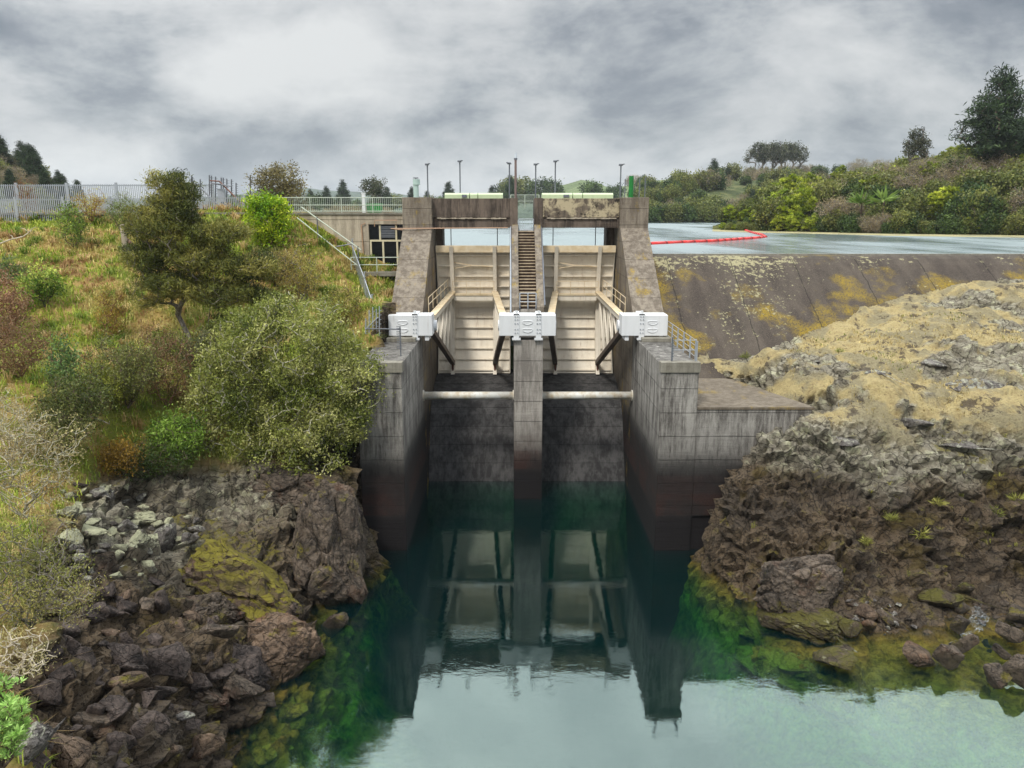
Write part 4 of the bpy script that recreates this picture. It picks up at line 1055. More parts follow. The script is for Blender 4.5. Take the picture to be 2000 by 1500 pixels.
# the great masses on the left shore
rock_px('brown', 645, 1085, 165, 300, 'tall brown rock bluff standing at the water beside the left dam wall', 3, d=34.4, depth=2.3, name='rock_bluff')
rock_px('mass', 485, 1140, 320, 215, 'huge brown rock mass with a mossy flat top on the left shore', 5, d=31.0, depth=2.6, name='rock_bluff')
rock_px('rust', 560, 1265, 200, 170, 'big block of purple brown rock at the water edge below the mossy mass', 13, d=28.2, depth=1.8, name='rock_bluff')
rock_px('brown', 650, 1222, 76, 90, 'small pinkish rock wedged at the waterline between bluff and big block', 23, d=31.2, depth=.9)
rock_px('dark', 660, 1000, 110, 150, 'dark grey rock shoulder above the tall bluff next to the dam', 9, d=36.4, depth=1.8, name='rock_bluff')
for sp_ in (('brown', 290, 1395, 150, 90, 'brown angular outcrop in the middle of the bottom left boulders', 61, 22.6, 1.2), ('dark', 130, 1340, 140, 100, 'dark outcrop left of the rusty brown boulder', 63, 20.8, 1.0), ('brown', 385, 1215, 190, 120, 'broad brown rock step below the left end of the mossy mass', 31, 28.4, 1.8), ('mass', 300, 1270, 150, 100, 'dark weathered rock ledge in the middle of the lower left shore', 37, 25.6, 1.4),
            ('dark', 470, 1300, 150, 90, 'dark angular rock block left of the purple brown water edge block', 39, 26.2, 1.2), ('brown', 400, 1365, 130, 70, 'low brown ledge above the bluish slab on the left shore', 51, 24.4, 1.1),
            ('dark', 200, 1185, 150, 90, 'dark outcrop under the pale scree on the left shore', 53, 26.6, 1.2), ('brown', 560, 965, 220, 110, 'grey brown bedrock outcrop under the big olive bush', 57, 36.9, 1.6)):
    rock_px(*sp_[:7], d=sp_[7], depth=sp_[8], name='rock_bluff')
big = [('lichen', 182, 1024, 76, 60, 'boulder thick with cream lichen, second in the row of pale stones'), ('lichen', 140, 1052, 62, 44, 'low cream lichen stone left of the largest lichen boulder'),
       ('lichen', 135, 1000, 48, 34, 'small cream lichen stone uppermost on the scree'), ('grey', 316, 1052, 70, 70, 'squarish grey brown boulder standing in the middle of the pale scree'),
       ('brown', 207, 1105, 56, 76, 'upright brown block with a lichen cap below the pale stones'), ('lichen', 266, 1052, 48, 50, 'round pale lichened stone left of the squarish boulder'),
       ('lichen', 284, 1012, 50, 36, 'pale lichened stone above the squarish boulder'), ('grey', 368, 1050, 54, 46, 'grey speckled stone right of the squarish boulder'),
       ('grey', 248, 1026, 48, 34, 'grey stone in the upper row of the scree'), ('dark', 310, 1128, 56, 36, 'dark wedge of basalt below the squarish boulder'),
       ('dark', 320, 1175, 44, 60, 'dark upright basalt lump under the mossy ledge'), ('grey', 190, 965, 52, 34, 'grey stone at the head of the scree under the bush'),
       ('dark', 155, 950, 40, 26, 'small dark stone beside the twiggy bush'), ('dark', 245, 1285, 86, 80, 'large dark basalt block in the middle of the lower boulders'),
       ('rust', 258, 1345, 116, 84, 'large rusty brown boulder with pitted face on the lower shore'), ('dark', 335, 1290, 96, 84, 'dark purple boulder right of the large rusty one'),
       ('dark', 90, 1358, 82, 66, 'black boulder with smooth face beside the green leafy shrub'), ('dark', 135, 1260, 66, 60, 'dark slab tilted against the lower scree'),
       ('dark', 190, 1240, 70, 50, 'dark split boulder above the middle block'), ('dark', 165, 1290, 60, 60, 'black basalt lump left of the middle block'),
       ('brown', 430, 1240, 80, 60, 'brown streaked boulder right of the dark purple one'), ('brown', 470, 1335, 110, 66, 'flat brown rock with grey face touching the water'),
       ('dark', 390, 1330, 60, 54, 'dark faceted stone above the bluish slab'), ('grey', 362, 1405, 60, 36, 'bluish grey slab lying at the bottom of the shore'),
       ('dark', 290, 1420, 80, 70, 'dark boulder behind the wet pitted boulder'), ('rust', 395, 1455, 88, 86, 'wet pitted brown boulder at the edge of the pool'),
       ('brown', 175, 1412, 92, 50, 'brown ridged boulder left of the bluish slab'), ('dark', 240, 1475, 90, 60, 'dark purple boulder at the bottom edge of the picture'),
       ('rust', 130, 1470, 110, 90, 'smooth brown and orange rock at the bottom left corner'), ('grey', 60, 1460, 100, 110, 'pale grey weathered rock under the green leafy shrub'),
       ('dark', 215, 1200, 60, 40, 'flat dark stone above the split boulder'), ('brown', 380, 1185, 70, 56, 'brown lump below the mossy ledge'),
       ('dark', 120, 1310, 60, 50, 'dark stone wedged above the black boulder'), ('brown', 330, 1470, 60, 50, 'reddish brown stone left of the wet pitted boulder'),
       ('brown', 515, 1372, 70, 24, 'thin pale edged rock lying in the shallows'), ('brown', 465, 1385, 40, 24, 'small orange brown stone in the shallows')]
for i, (k, px, py, ww, hh_, lab) in enumerate(big):
    rock_px(k, px, py, ww * 1.08, hh_ * 1.08, lab, i * 5 + 2)
rnd = random.Random(4)
def scatter(n, poly, sizes, keys, label, group, seed0, cat='boulder', name='boulder', size_noise=1):
    k = 0
    xs = [p[0] for p in poly]; ys = [p[1] for p in poly]
    while k < n:
        px, py = rnd.uniform(min(xs), max(xs)), rnd.uniform(min(ys), max(ys))
        ins = False
        for (x0, y0), (x1, y1) in zip(poly, poly[1:] + poly[:1]):
            if (y0 > py) != (y1 > py) and px < (x1 - x0) * (py - y0) / (y1 - y0) + x0: ins = not ins
        if not ins: continue
        p = ground_at(px, py); s = rnd.uniform(*sizes) ** 1.0
        key = rnd.choice(keys(px, py) if callable(keys) else keys)
        sc = (s * rnd.uniform(.9, 1.3), s * rnd.uniform(.8, 1.2), s * rnd.uniform(.7, 1.05))
        if key == 'sunk': p = Vector((p.x, p.y, min(p.z, -.25 - sc[2])))
        boulder(key, seed0 + k, p + Vector((0, 0, s * .15)), sc, (rnd.uniform(-.6, .6), rnd.uniform(-.6, .6), rnd.uniform(0, 6.28)), label, group, cat, name); k += 1
scatter(80, [(110, 960), (240, 955), (390, 1020), (380, 1075), (280, 1130), (170, 1140), (110, 1060)], (.16, .42), ['lichen', 'lichen', 'grey'], 'pale lichened stone in the scree under the left bushes', 'pale lichened scree stones', 100)
scatter(85, [(90, 1190), (200, 1150), (400, 1180), (480, 1290), (540, 1350), (430, 1400), (400, 1500), (60, 1500), (60, 1300)], (.16, .6), ['dark', 'dark', 'dark', 'brown', 'rust'], 'dark basalt stone among the lower shore boulders', 'dark lower shore boulders', 300)
scatter(26, [(440, 1400), (560, 1375), (620, 1400), (560, 1500), (440, 1500)], (.25, .6), ['sunk'], 'sunken olive stone seen through the shallow water by the left shore', 'sunken stones by the left shore', 500)
# right shore
rr_ = [('brown', 1560, 1150, 200, 140, 'large purple brown boulder block at the foot of the right cliff', 4), ('moss', 1560, 1210, 170, 70, 'mossy wet ledge under the purple brown block on the right', 16),
       ('moss', 1625, 1288, 100, 26, 'flat pale rimmed rock just breaking the water on the right', 12), ('rust', 1790, 1278, 84, 44, 'twin humped reddish boulder right of the sunken amber ledge', 22),
       ('brown', 1850, 1287, 62, 50, 'mossy sided boulder standing in the little cascade', 6), ('brown', 1885, 1262, 56, 46, 'dark boulder behind the mossy sided one in the cascade', 14),
       ('brown', 1872, 1225, 54, 38, 'round brown boulder at the head of the cascade', 24), ('brown', 1942, 1323, 62, 36, 'lone brown boulder standing in the pool near the right edge', 2),
       ('brown', 1965, 1240, 66, 46, 'reddish boulder right of the white water', 8), ('brown', 1990, 1205, 60, 40, 'pale brown boulder at the right edge above the cascade', 18),
       ('brown', 1955, 1276, 44, 30, 'smaller boulder below the reddish one by the white water', 26), ('brown', 1992, 1322, 56, 60, 'dark boulder cut by the right edge of the picture', 28),
       ('moss', 1830, 1175, 90, 40, 'moss topped boulder at the end of the gravel bank', 32), ('brown', 1870, 1187, 40, 28, 'small red brown stone beside the moss topped boulder', 34),
       ('moss', 1885, 1165, 44, 50, 'pale green tilted slab at the stream bank', 36), ('brown', 1765, 1165, 44, 34, 'brown stone at the top of the gravel bank', 38),
       ('rust', 1690, 1205, 44, 40, 'reddish stone on the gravel bank nearest the cliff', 41), ('brown', 1730, 1212, 40, 30, 'rounded stone in the middle of the gravel bank', 43), ('rust', 1698, 1232, 34, 36, 'upright pinkish stone at the gravel bank edge', 45),
       ('moss', 1660, 1230, 50, 30, 'mossy stone where the gravel bank meets the cliff', 47)]
for k, px, py, ww, hh_, lab, sd_ in rr_:
    p = WZ(px, py + hh_ * .35, .1)
    if ww > 150: rock_px(k, px, py, ww * 1.1, hh_ * 1.1, lab, sd_, d=p.y + (.5 if ww > 180 else .7), depth=1.6, name='rock_bluff')
    else: rock_px(k, px, py - 5, ww * 1.15, hh_ * 1.3, lab, sd_, d=p.y + .15)
scatter(60, [(1630, 1180), (1700, 1160), (1780, 1190), (1790, 1230), (1700, 1245), (1640, 1225)], (.07, .2), ['brown', 'rust', 'grey'], 'small rounded stone on the gravel bank at the right shore', 'gravel bank stones', 700, 'stone', 'stone')
scatter(18, [(1900, 1180), (2000, 1170), (2000, 1300), (1930, 1290)], (.14, .34), ['brown', 'brown', 'dark'], 'wet brown stone in the stream at the right edge', 'stream stones at the right edge', 800, 'stone', 'stone')
scatter(12, [(1450, 1225), (1680, 1270), (1690, 1310), (1450, 1315)], (.5, 1.1), ['sunk'], 'big amber sunken rock under the water of the right shore', 'sunken amber rocks on the right', 900)
for i, (k, px, py, w_, h_, lab) in enumerate([('grey', 1905, 735, 150, 44, 'wide dark rock outcrop in the dry turf near the right edge'), ('grey', 1830, 697, 120, 26, 'long low dark outcrop above the wide one on the right shelf'),
        ('grey', 1600, 700, 70, 20, 'small grey outcrop on the shelf near the weir toe'), ('grey', 1960, 640, 80, 22, 'grey outcrop high on the shelf at the right edge'), ('grey', 1700, 720, 90, 18, 'thin grey slab in the middle of the right shelf'),
        ('lichen', 1660, 640, 60, 18, 'pale lichened slab close under the weir toe'), ('grey', 1560, 800, 60, 20, 'grey slab beside the end of the apron'), ('grey', 1790, 815, 130, 30, 'long grey ledge at the brow of the right cliff'),
        ('grey', 1880, 860, 110, 30, 'grey ledge near the brow of the right cliff'), ('grey', 1640, 850, 110, 30, 'grey rounded ledge at the brow of the cliff beside the apron')]):
    p = ground_at(px, py); dc = p.y * CT + (H - p.z) * ST; w2 = w_ * dc / F / 2
    boulder(k, 61 + i * 4, p - Vector((0, -.2, w2 * .2)), (w2, w2 * .8, max(.2, w2 * .28)), (0, 0, i * 1.3), lab, None, 'rock', 'rock_outcrop')
# white water
fo, nt, b = newmat('white_water'); P = pos(nt)
fn_ = noise(nt, mapping(nt, P, scale=(1, 1.6, 1)), 5.0, 8, .8, .6)
b.inputs['Base Color'].default_value = (.62, .68, .70, 1); b.inputs['Roughness'].default_value = .3
L(nt, ramp(nt, fn_, [(.48, 0.0), (.74, .7)]), b.inputs['Alpha'])
m_ = []; 
sx = np.linspace(0, 1, 40)
cl_ = [WZ(1905, 1185, .42), WZ(1915, 1225, .34), WZ(1885, 1245, .2), WZ(1862, 1262, .1), WZ(1835, 1290, .02)]
vs, fs = [], []
for i in range(41):
    t = i / 40 * 4; k = min(int(t), 3); c_ = cl_[k].lerp(cl_[k + 1], t - k); wd = .42 - .14 * math.sin(i * .7)
    for j in range(9): vs.append((c_.x + (j / 8 - .5) * 2 * wd, c_.y + (j / 8 - .5) * .3, c_.z + .03 + .03 * math.sin(i * 1.3 + j * 2.1)))
for i in range(40):
    for j in range(8): fs.append((i * 9 + j, i * 9 + j + 1, i * 9 + j + 10, i * 9 + j + 9))
tag(link('stream', npmesh('stream', np.array(vs), np.array(fs), fo, True)), 'small white cascade entering the pool between boulders', None, None, 'structure')
# ------------------------------------------------------------------ plants
LEAF = leafmat('leaves', .5, .25, .35)
NEEDLE = leafmat('fine_leaves', .6, .15, .25)
GRASSM = leafmat('grass_blades', .7, .3, .0)
def barkmat(name, c, c2):
    m, nt, b = newmat(name); P = pos(nt)
    n_ = noise(nt, mapping(nt, P, scale=(1, 1, .3)), 9, 5, .7)
    L(nt, mixc(nt, ramp(nt, n_, [(.4, 0.0), (.6, 1.0)]), c, c2), b.inputs['Base Color']); b.inputs['Roughness'].default_value = .9
    return m
BARK = barkmat('brown_bark', sr(70, 56, 46), sr(120, 104, 90))
PALEBARK = barkmat('pale_lichened_bark', sr(132, 128, 112), sr(200, 196, 172))
REDTWIG = barkmat('reddish_twigs', sr(104, 70, 52), sr(150, 112, 84))
GREYBARK = barkmat('grey_bark', sr(92, 84, 78), sr(150, 142, 132))
DRYBARK = barkmat('bleached_dead_wood', sr(170, 158, 140), sr(214, 204, 184))

def skeleton(rng, env, ntips, base, stems=1, stem_h=.25, shell=.55, jit=.12, lo=None):
    """tips spread through ellipsoids env [(cx,cy,cz,rx,ry,rz)], each joined to the nearest earlier node"""
    vol = np.array([e[3] * e[4] * e[5] for e in env]) ** .75; pk = rng.choice(len(env), ntips, p=vol / vol.sum())
    E = np.array(env)[pk]
    v = rng.normal(size=(ntips, 3)); v /= np.linalg.norm(v, axis=1)[:, None]
    r = rng.uniform(shell ** 3, 1, ntips) ** (1 / 3)
    T = E[:, :3] + v * r[:, None] * E[:, 3:]
    T += fbm(T * 1.1 + rng.uniform(0, 50), 2, 3)[:, None] * v * E[:, 3:] * .5
    gap = fbm(T * (2.2 / max(E[:, 3].mean() * .5, .3)) + rng.uniform(0, 50), 2, 4) + rng.normal(size=ntips) * .12
    k_ = np.argsort(gap)[int(ntips * .26):]; T, E, v = T[k_], E[k_], v[k_]; ntips = len(k_)
    if lo is not None: T[:, 2] = np.maximum(T[:, 2], lo + rng.uniform(0, .3, ntips))
    base = np.array(base, float)
    top = np.array([E[:, 0].mean(), E[:, 1].mean(), E[:, 2].mean()])
    nodes = [base.copy()]; par = [-1]
    hgt = (T[:, 2].max() - base[2])
    for s in range(stems):
        ang = rng.uniform(0, 6.28); sp_ = 0 if stems == 1 else .35
        d = (top - base); d[:2] += np.array([math.cos(ang), math.sin(ang)]) * hgt * sp_
        p = 0
        for k in range(5):
            t = (k + 1) / 5
            q = base + d * t * .85 + rng.normal(size=3) * hgt * .025
            nodes.append(q); par.append(p); p = len(nodes) - 1
    order = np.argsort(np.linalg.norm(T - base, axis=1))
    nodes = list(nodes); tips = []
    arr = np.zeros((len(nodes) + 3 * ntips, 3)); arr[:len(nodes)] = nodes; n = len(nodes)
    db = np.zeros(len(arr)); db[:n] = np.linalg.norm(arr[:n] - base, axis=1)
    for i in order:
        t = T[i]; dt_ = np.linalg.norm(t - base)
        d = np.linalg.norm(arr[1:n] - t, axis=1) + .35 * db[1:n] * 0
        m = db[1:n] < dt_ * .97
        d = np.where(m, d, 1e9); j = int(np.argmin(d)) + 1
        if d[j - 1] > 1e8: j = 0
        L0 = np.linalg.norm(t - arr[j])
        mid = arr[j] * .5 + t * .5 + rng.normal(size=3) * L0 * jit + np.array([0, 0, L0 * .06])
        arr[n] = mid; db[n] = np.linalg.norm(mid - base); par.append(j); n += 1
        arr[n] = t; db[n] = dt_; par.append(n - 1); tips.append(n); n += 1
    arr = arr[:n]; par = np.array(par)
    cnt = np.zeros(n)
    cnt[tips] = 1
    for k in range(n - 1, 0, -1): cnt[par[k]] += cnt[k]
    return arr, par, cnt, np.array(tips)
def tubes(arr, par, cnt, r_tip, r_base, k=4, keep=None):
    ch = np.arange(1, len(arr)); 
    if keep is not None: ch = ch[keep(cnt[ch])]
    mx_ = cnt[0]
    rad = r_tip + (r_base - r_tip) * np.sqrt(np.clip((cnt - 1) / max(mx_ - 1, 1), 0, 1))
    a, b_ = arr[par[ch]], arr[ch]; ra = np.minimum(rad[par[ch]], rad[ch] * 1.7 + r_tip); rb = rad[ch]
    d = b_ - a; ln = np.linalg.norm(d, axis=1); d = d / np.maximum(ln, 1e-6)[:, None]
    up = np.where(np.abs(d[:, 2:3]) < .9, np.array([[0, 0, 1.]]), np.array([[1., 0, 0]]))
    u = np.cross(d, up); u /= np.linalg.norm(u, axis=1)[:, None]; w = np.cross(d, u)
    th = np.arange(k) / k * 2 * np.pi
    ring = u[:, None] * np.cos(th)[None, :, None] + w[:, None] * np.sin(th)[None, :, None]
    A = a[:, None] + ring * ra[:, None, None]; B = b_[:, None] + ring * rb[:, None, None]
    V_ = np.concatenate([A, B], 1).reshape(-1, 3); m = len(ch); o = (np.arange(m) * 2 * k)[:, None]
    i0 = np.arange(k)[None]; i1 = (np.arange(k) + 1)[None] % k
    Fq = np.stack([o + i0, o + k + i0, o + k + i1, o + i1], 2).reshape(-1, 4)
    return V_, Fq
def leaf_quads(rng, C_, size, aspect, upb, dirs=None, dirb=0.0):
    n = len(C_)
    a = rng.normal(size=(n, 3)); a[:, 2] += upb
    if dirs is not None: a = a + dirs * dirb
    a /= np.linalg.norm(a, axis=1)[:, None]
    t = rng.normal(size=(n, 3)); w = np.cross(a, t); w /= np.linalg.norm(w, axis=1)[:, None]
    s = size * rng.uniform(.6, 1.35, n)[:, None]
    V_ = np.stack([C_ - a * s * .5, C_ + w * s * aspect * .5 + a * s * .05, C_ + a * s * .5, C_ - w * s * aspect * .5 + a * s * .05], 1).reshape(-1, 3)
    return V_, np.arange(4 * n).reshape(n, 4)
def plant_meshes(seed, env, ntips0, per, size, aspect, cols, base=(0, 0, 0), spread=.3, upb=.4, stems=1, r_tip=.012, r_base=.12, shell=.5,
                 lmat=None, bmat=None, tube_k=4, twig_keep=None, lo=None, dirb=.6, tuft=False, squash=1.0, jit=.12):
    rng = np.random.default_rng(seed)
    arr, par, cnt, tips = skeleton(rng, env, ntips0, base, stems, shell=shell, lo=lo, jit=jit)
    ntips = len(tips)
    TV, TF = tubes(arr, par, cnt, r_tip, r_base, tube_k, twig_keep)
    tp = np.repeat(arr[tips], per, 0); dd = arr[tips] - arr[par[tips]]; dd /= np.linalg.norm(dd, axis=1)[:, None] + 1e-6; dd = np.repeat(dd, per, 0)
    off = rng.normal(size=(len(tp), 3)) * spread * np.array([1, 1, squash])
    C_ = tp + off - dd * rng.uniform(-.3, .8, len(tp))[:, None] * spread
    if tuft: # leaves radiate from the tip
        C_ = tp + off * .15; dirs = off / (np.linalg.norm(off, axis=1)[:, None] + 1e-6)
        dirs[:, 2] = np.abs(dirs[:, 2]) * .8 + .1; C_ = C_ + dirs * size * .5; LV, LF = leaf_quads(rng, C_, size, aspect, 0, dirs, 6)
    else:
        LV, LF = leaf_quads(rng, C_, size, aspect, upb, dd, dirb)
    cols = np.array([sr(*c_)[:3] for c_ in cols]) * 1.25
    nb = fbm(tp * .9 + seed, 3, seed) * .9 + .5; k = np.clip(nb * (len(cols) - 1) + rng.normal(size=len(tp)) * .35, 0, len(cols) - 1.001)
    k0 = k.astype(int); fr = (k - k0)[:, None]; cc = cols[k0] * (1 - fr) + cols[np.minimum(k0 + 1, len(cols) - 1)] * fr
    cc = cc * rng.uniform(.75, 1.25, len(tp))[:, None] * np.repeat(rng.uniform(.72, 1.3, ntips), per)[:, None]
    return npmesh('crown', LV, LF, lmat or LEAF, False, col=np.repeat(cc, 4, 0)), npmesh('trunk', TV, TF, bmat or BARK, True)
def plant(name, label, cat, loc, meshes, s=1.0, rz=0.0, group=None, parts=('crown', 'trunk')):
    t = thing(name, label, cat, loc, group)
    t.scale = (s, s, s) if not hasattr(s, '__len__') else s; t.rotation_euler = (0, 0, rz)
    for nm, me in zip(parts, meshes):
        o = bpy.data.objects.new(nm, me); COL.objects.link(o); o.parent = t
    return t
def at_px(px, py, d=None):
    return W(px, py, d) if d else ground_at(px, py)

OL = [(40, 48, 20), (84, 98, 42), (124, 132, 66), (160, 162, 98)]
# ---- trees and shrubs on the left bank
p = W(368, 690, 43.2)
s43 = 43.5 / F   # metres per photo pixel
env = [(.1, 0, 9.0, 1.4, 1.3, 1.3), (-.6, 0, 7.4, 2.2, 2.0, 1.1), (2.4, 0, 6.9, 1.6, 1.5, .8), (-1.6, .2, 5.6, 1.8, 1.6, .8), (1.3, -.2, 5.4, 2.0, 1.8, .9), (3.9, 0, 4.9, 1.6, 1.4, .9), (-.8, 0, 3.9, 2.1, 1.8, .8), (2.6, -.2, 3.6, 2.2, 1.6, .8), (4.4, .2, 3.2, .9, .9, .6), (-1.9, 0, 2.9, .8, .8, .4), (2.3, .1, 1.6, 1.0, .9, .5)]
ms = plant_meshes(11, env, 1700, 74, .22, .18, [(50, 58, 28), (82, 90, 40), (114, 114, 50), (152, 144, 76)], spread=.21, upb=.1, stems=2, r_tip=.012, r_base=.17, shell=.3, lmat=NEEDLE, bmat=GREYBARK, dirb=1.2, squash=.55, jit=.08)
plant('manuka_tree', 'tall brown green feathery tree with bent grey trunk on the left slope', 'tree', p, ms)
p = W(560, 870, 38.6)
env = [(.3, 0, 5.3, 3.6, 2.6, 2.6), (-2.3, -.3, 3.5, 2.4, 2.2, 1.9), (2.9, 0, 3.6, 2.3, 2.1, 2.0), (.9, -.8, 2.2, 3.1, 2.2, 2.0), (-1.9, -.8, 1.2, 2.0, 1.7, 1.6), (.9, -1.2, .4, 2.4, 1.6, 1.4), (3.4, -.6, 1.6, 1.2, 1.2, 1.2), (-3.6, -.2, 2.2, 1.5, 1.4, 1.2), (-1.2, .2, 6.2, 1.8, 1.5, 1.3), (2.9, .2, 5.4, 1.4, 1.3, 1.2), (-3.4, -.6, .8, 1.2, 1.1, 1.0)]
ms = plant_meshes(12, env, 2900, 46, .14, .45, [(66, 80, 30), (108, 120, 50), (144, 150, 78), (188, 188, 126)], spread=.24, upb=.3, stems=5, r_tip=.02, r_base=.18, shell=.66, bmat=PALEBARK, squash=.8)
plant('olive_bush', 'very large round olive bush with pale lichened twigs left of the dam wall', 'bush', p, ms)
p = W(527, 482, 54.5)
env = [(0, 0, 1.7, 1.5, 1.3, 1.5), (-.7, 0, 2.9, .8, .8, .7), (.5, 0, 2.6, .9, .9, .7)]
ms = plant_meshes(13, env, 330, 34, .2, .45, [(46, 84, 16), (96, 138, 22), (150, 176, 34), (196, 206, 60)], spread=.22, stems=5, r_base=.09, shell=.6)
plant('yellow_green_shrub', 'bright yellow green leafy shrub below the grey twiggy tree', 'shrub', p, ms)
p = W(548, 425, 59.5)
env = [(.1, 0, 2.9, 1.6, 1.3, 1.2), (-.9, 0, 2.3, 1.2, 1.0, 1.2), (1.1, 0, 1.7, 1.1, 1.1, 1.1)]
ms = plant_meshes(14, env, 620, 15, .16, .45, [(72, 68, 46), (104, 98, 62), (136, 128, 84)], spread=.2, stems=4, r_tip=.014, r_base=.11, shell=.35, bmat=GREYBARK)
plant('twiggy_tree', 'grey twiggy tree with thin leaves against the sky at the fence end', 'tree', p, ms)
def small(name, label, cat, px, py, d, wpx, hpx, seed, cols, ntips=150, per=22, size=.13, aspect=.4, bm=BARK, stems=4, shell=.4, lm=None, upb=.5, spread=.16, r_tip=.01, r_base=.05, tuft=False, group=None, droop=0):
    p = W(px, py, d) if d else ground_at(px, py)
    sc = (p.y * CT + (H - p.z) * ST) / F; w_, h_ = wpx * sc / 2, hpx * sc
    env = [(0, 0, h_ * .55, w_ * .85, w_ * .8, h_ * .42), (-w_ * .35, 0, h_ * .42, w_ * .6, w_ * .6, h_ * .36), (w_ * .4, -.1, h_ * .5, w_ * .55, w_ * .55, h_ * .34)]
    ms = plant_meshes(seed, env, ntips, per, size, aspect, cols, spread=spread, stems=stems, r_tip=r_tip, r_base=r_base, shell=shell, bmat=bm, lmat=lm, upb=upb, lo=.05, tuft=tuft)
    return plant(name, label, cat, p, ms, group=group)
GR = [(42, 66, 24), (84, 112, 40), (126, 150, 62)]
small('shrub', 'small green open shrub with dark stems in front of the palisade fence', 'shrub', 145, 486, None, 66, 98, 21, [(60, 84, 32), (108, 132, 52), (150, 166, 76)], 190, 18, .15)
small('broom_bush', 'golden brown broom bush with yellow green tips at the palisade fence', 'bush', 180, 432, 56.5, 86, 64, 22, [(110, 84, 34), (140, 112, 40), (178, 174, 44)], 240, 14, .13, .2, REDTWIG, 6, upb=1.2)
small('broom_bush', 'grey green broom bush left of the tall feathery tree', 'bush', 246, 462, 54, 66, 92, 23, [(72, 92, 44), (108, 124, 58), (140, 146, 76)], 260, 16, .14, .22, BARK, 6, upb=1.4)
small('russet_bush', 'tall russet bush of thin bare stems behind the palisade fence', 'bush', 58, 432, 61.5, 56, 84, 24, [(112, 76, 48), (138, 96, 60), (160, 120, 74)], 280, 12, .14, .12, REDTWIG, 8, upb=1.8)
small('yellow_sapling', 'thin yellow green sapling behind the fence at the far left', 'sapling', 36, 428, 61, 36, 42, 25, [(130, 140, 40), (170, 176, 60)], 60, 12, .14, .4)
small('herb_clump', 'bright green leafy herb clump with pale tips on the left slope', 'plant', 88, 600, None, 96, 90, 26, [(52, 84, 26), (92, 130, 40), (186, 196, 96)], 260, 24, .13, .5)
small('broom_bush', 'orange green small broom on the slope left of the feathery tree', 'bush', 222, 660, None, 66, 100, 27, [(110, 96, 40), (150, 130, 56), (178, 160, 72)], 240, 22, .13, .2, REDTWIG, 6, upb=1)
small('flax_clump', 'grey green flax clump near the left edge of the slope', 'plant', 22, 560, None, 60, 50, 28, [(84, 98, 62), (120, 130, 84)], 46, 12, .7, .07, BARK, 3, tuft=True)
mid = [('olive scrub bush in the middle of the left slope', 250, 800, 150, 150, [(72, 78, 38), (110, 114, 60), (146, 142, 90)], BARK, 420, 26, .12),
       ('brown twiggy scrub bush between the feathery tree and olive bush', 330, 800, 130, 170, [(86, 70, 48), (116, 96, 66), (140, 128, 84)], REDTWIG, 420, 14, .11),
       ('dark green scrub bush under the slope at left', 150, 850, 150, 120, [(52, 62, 30), (84, 96, 46), (122, 126, 66)], BARK, 380, 28, .12),
       ('bright green leafy bush at the cliff top left of the big olive bush', 345, 905, 120, 110, [(62, 84, 26), (100, 128, 42), (144, 166, 72)], BARK, 300, 26, .15),
       ('yellow green round bush between two darker bushes', 215, 800, 110, 90, [(90, 96, 36), (134, 140, 52), (168, 170, 76)], BARK, 300, 26, .12),
       ('orange brown small feathery bush at the cliff edge', 238, 940, 84, 84, [(104, 82, 30), (142, 112, 44), (166, 138, 60)], BARK, 240, 26, .11),
       ('green shrub with pale leaves on the brown scrub', 132, 770, 60, 110, [(62, 92, 50), (104, 132, 74), (150, 170, 110)], BARK, 170, 22, .14),
       ('brown dead scrub at the left edge below the slope', 40, 740, 150, 120, [(72, 54, 38), (104, 80, 56), (126, 106, 70)], REDTWIG, 420, 14, .11),
       ('dull green scrub below the dead brown scrub', 120, 900, 140, 110, [(64, 70, 36), (100, 104, 56), (132, 132, 80)], BARK, 340, 24, .12),
       ('grey olive scrub between the trunk and the big bush', 420, 760, 150, 130, [(60, 66, 36), (100, 104, 60), (140, 138, 90)], GREYBARK, 420, 24, .12),
       ('dark scrub under the left flank of the big olive bush', 300, 940, 130, 80, [(30, 44, 20), (52, 72, 28), (84, 98, 40)], BARK, 260, 26, .12),
       ('low green scrub on the slope beside the bent trunk', 330, 700, 90, 60, [(70, 88, 36), (110, 126, 54), (150, 158, 80)], BARK, 200, 22, .12),
       ('russet dry fern patch at the far left of the slope', 14, 660, 110, 130, [(104, 78, 56), (136, 106, 78), (164, 138, 104)], REDTWIG, 300, 20, .14),
       ('tawny scrub on the ridge right of the feathery tree', 590, 590, 100, 110, [(104, 88, 48), (134, 122, 62), (150, 150, 76)], GREYBARK, 280, 22, .13),
       ('olive scrub on the ridge under the yellow green shrub', 540, 560, 90, 80, [(84, 84, 44), (124, 120, 60), (150, 142, 76)], BARK, 240, 22, .12),
       ('low bush on the ridge just left of the chain link fence', 668, 640, 90, 80, [(112, 112, 48), (150, 144, 66), (178, 160, 90)], BARK, 220, 22, .12)]
for i, (lab, px, py, w_, h_, cols, bm_, nt_, per, sz) in enumerate(mid):
    small('scrub_bush', lab, 'bush', px, py, None, w_, h_, 40 + i, cols, nt_, per, sz, .4, bm_, 6, shell=.55, spread=.2, r_tip=.011)
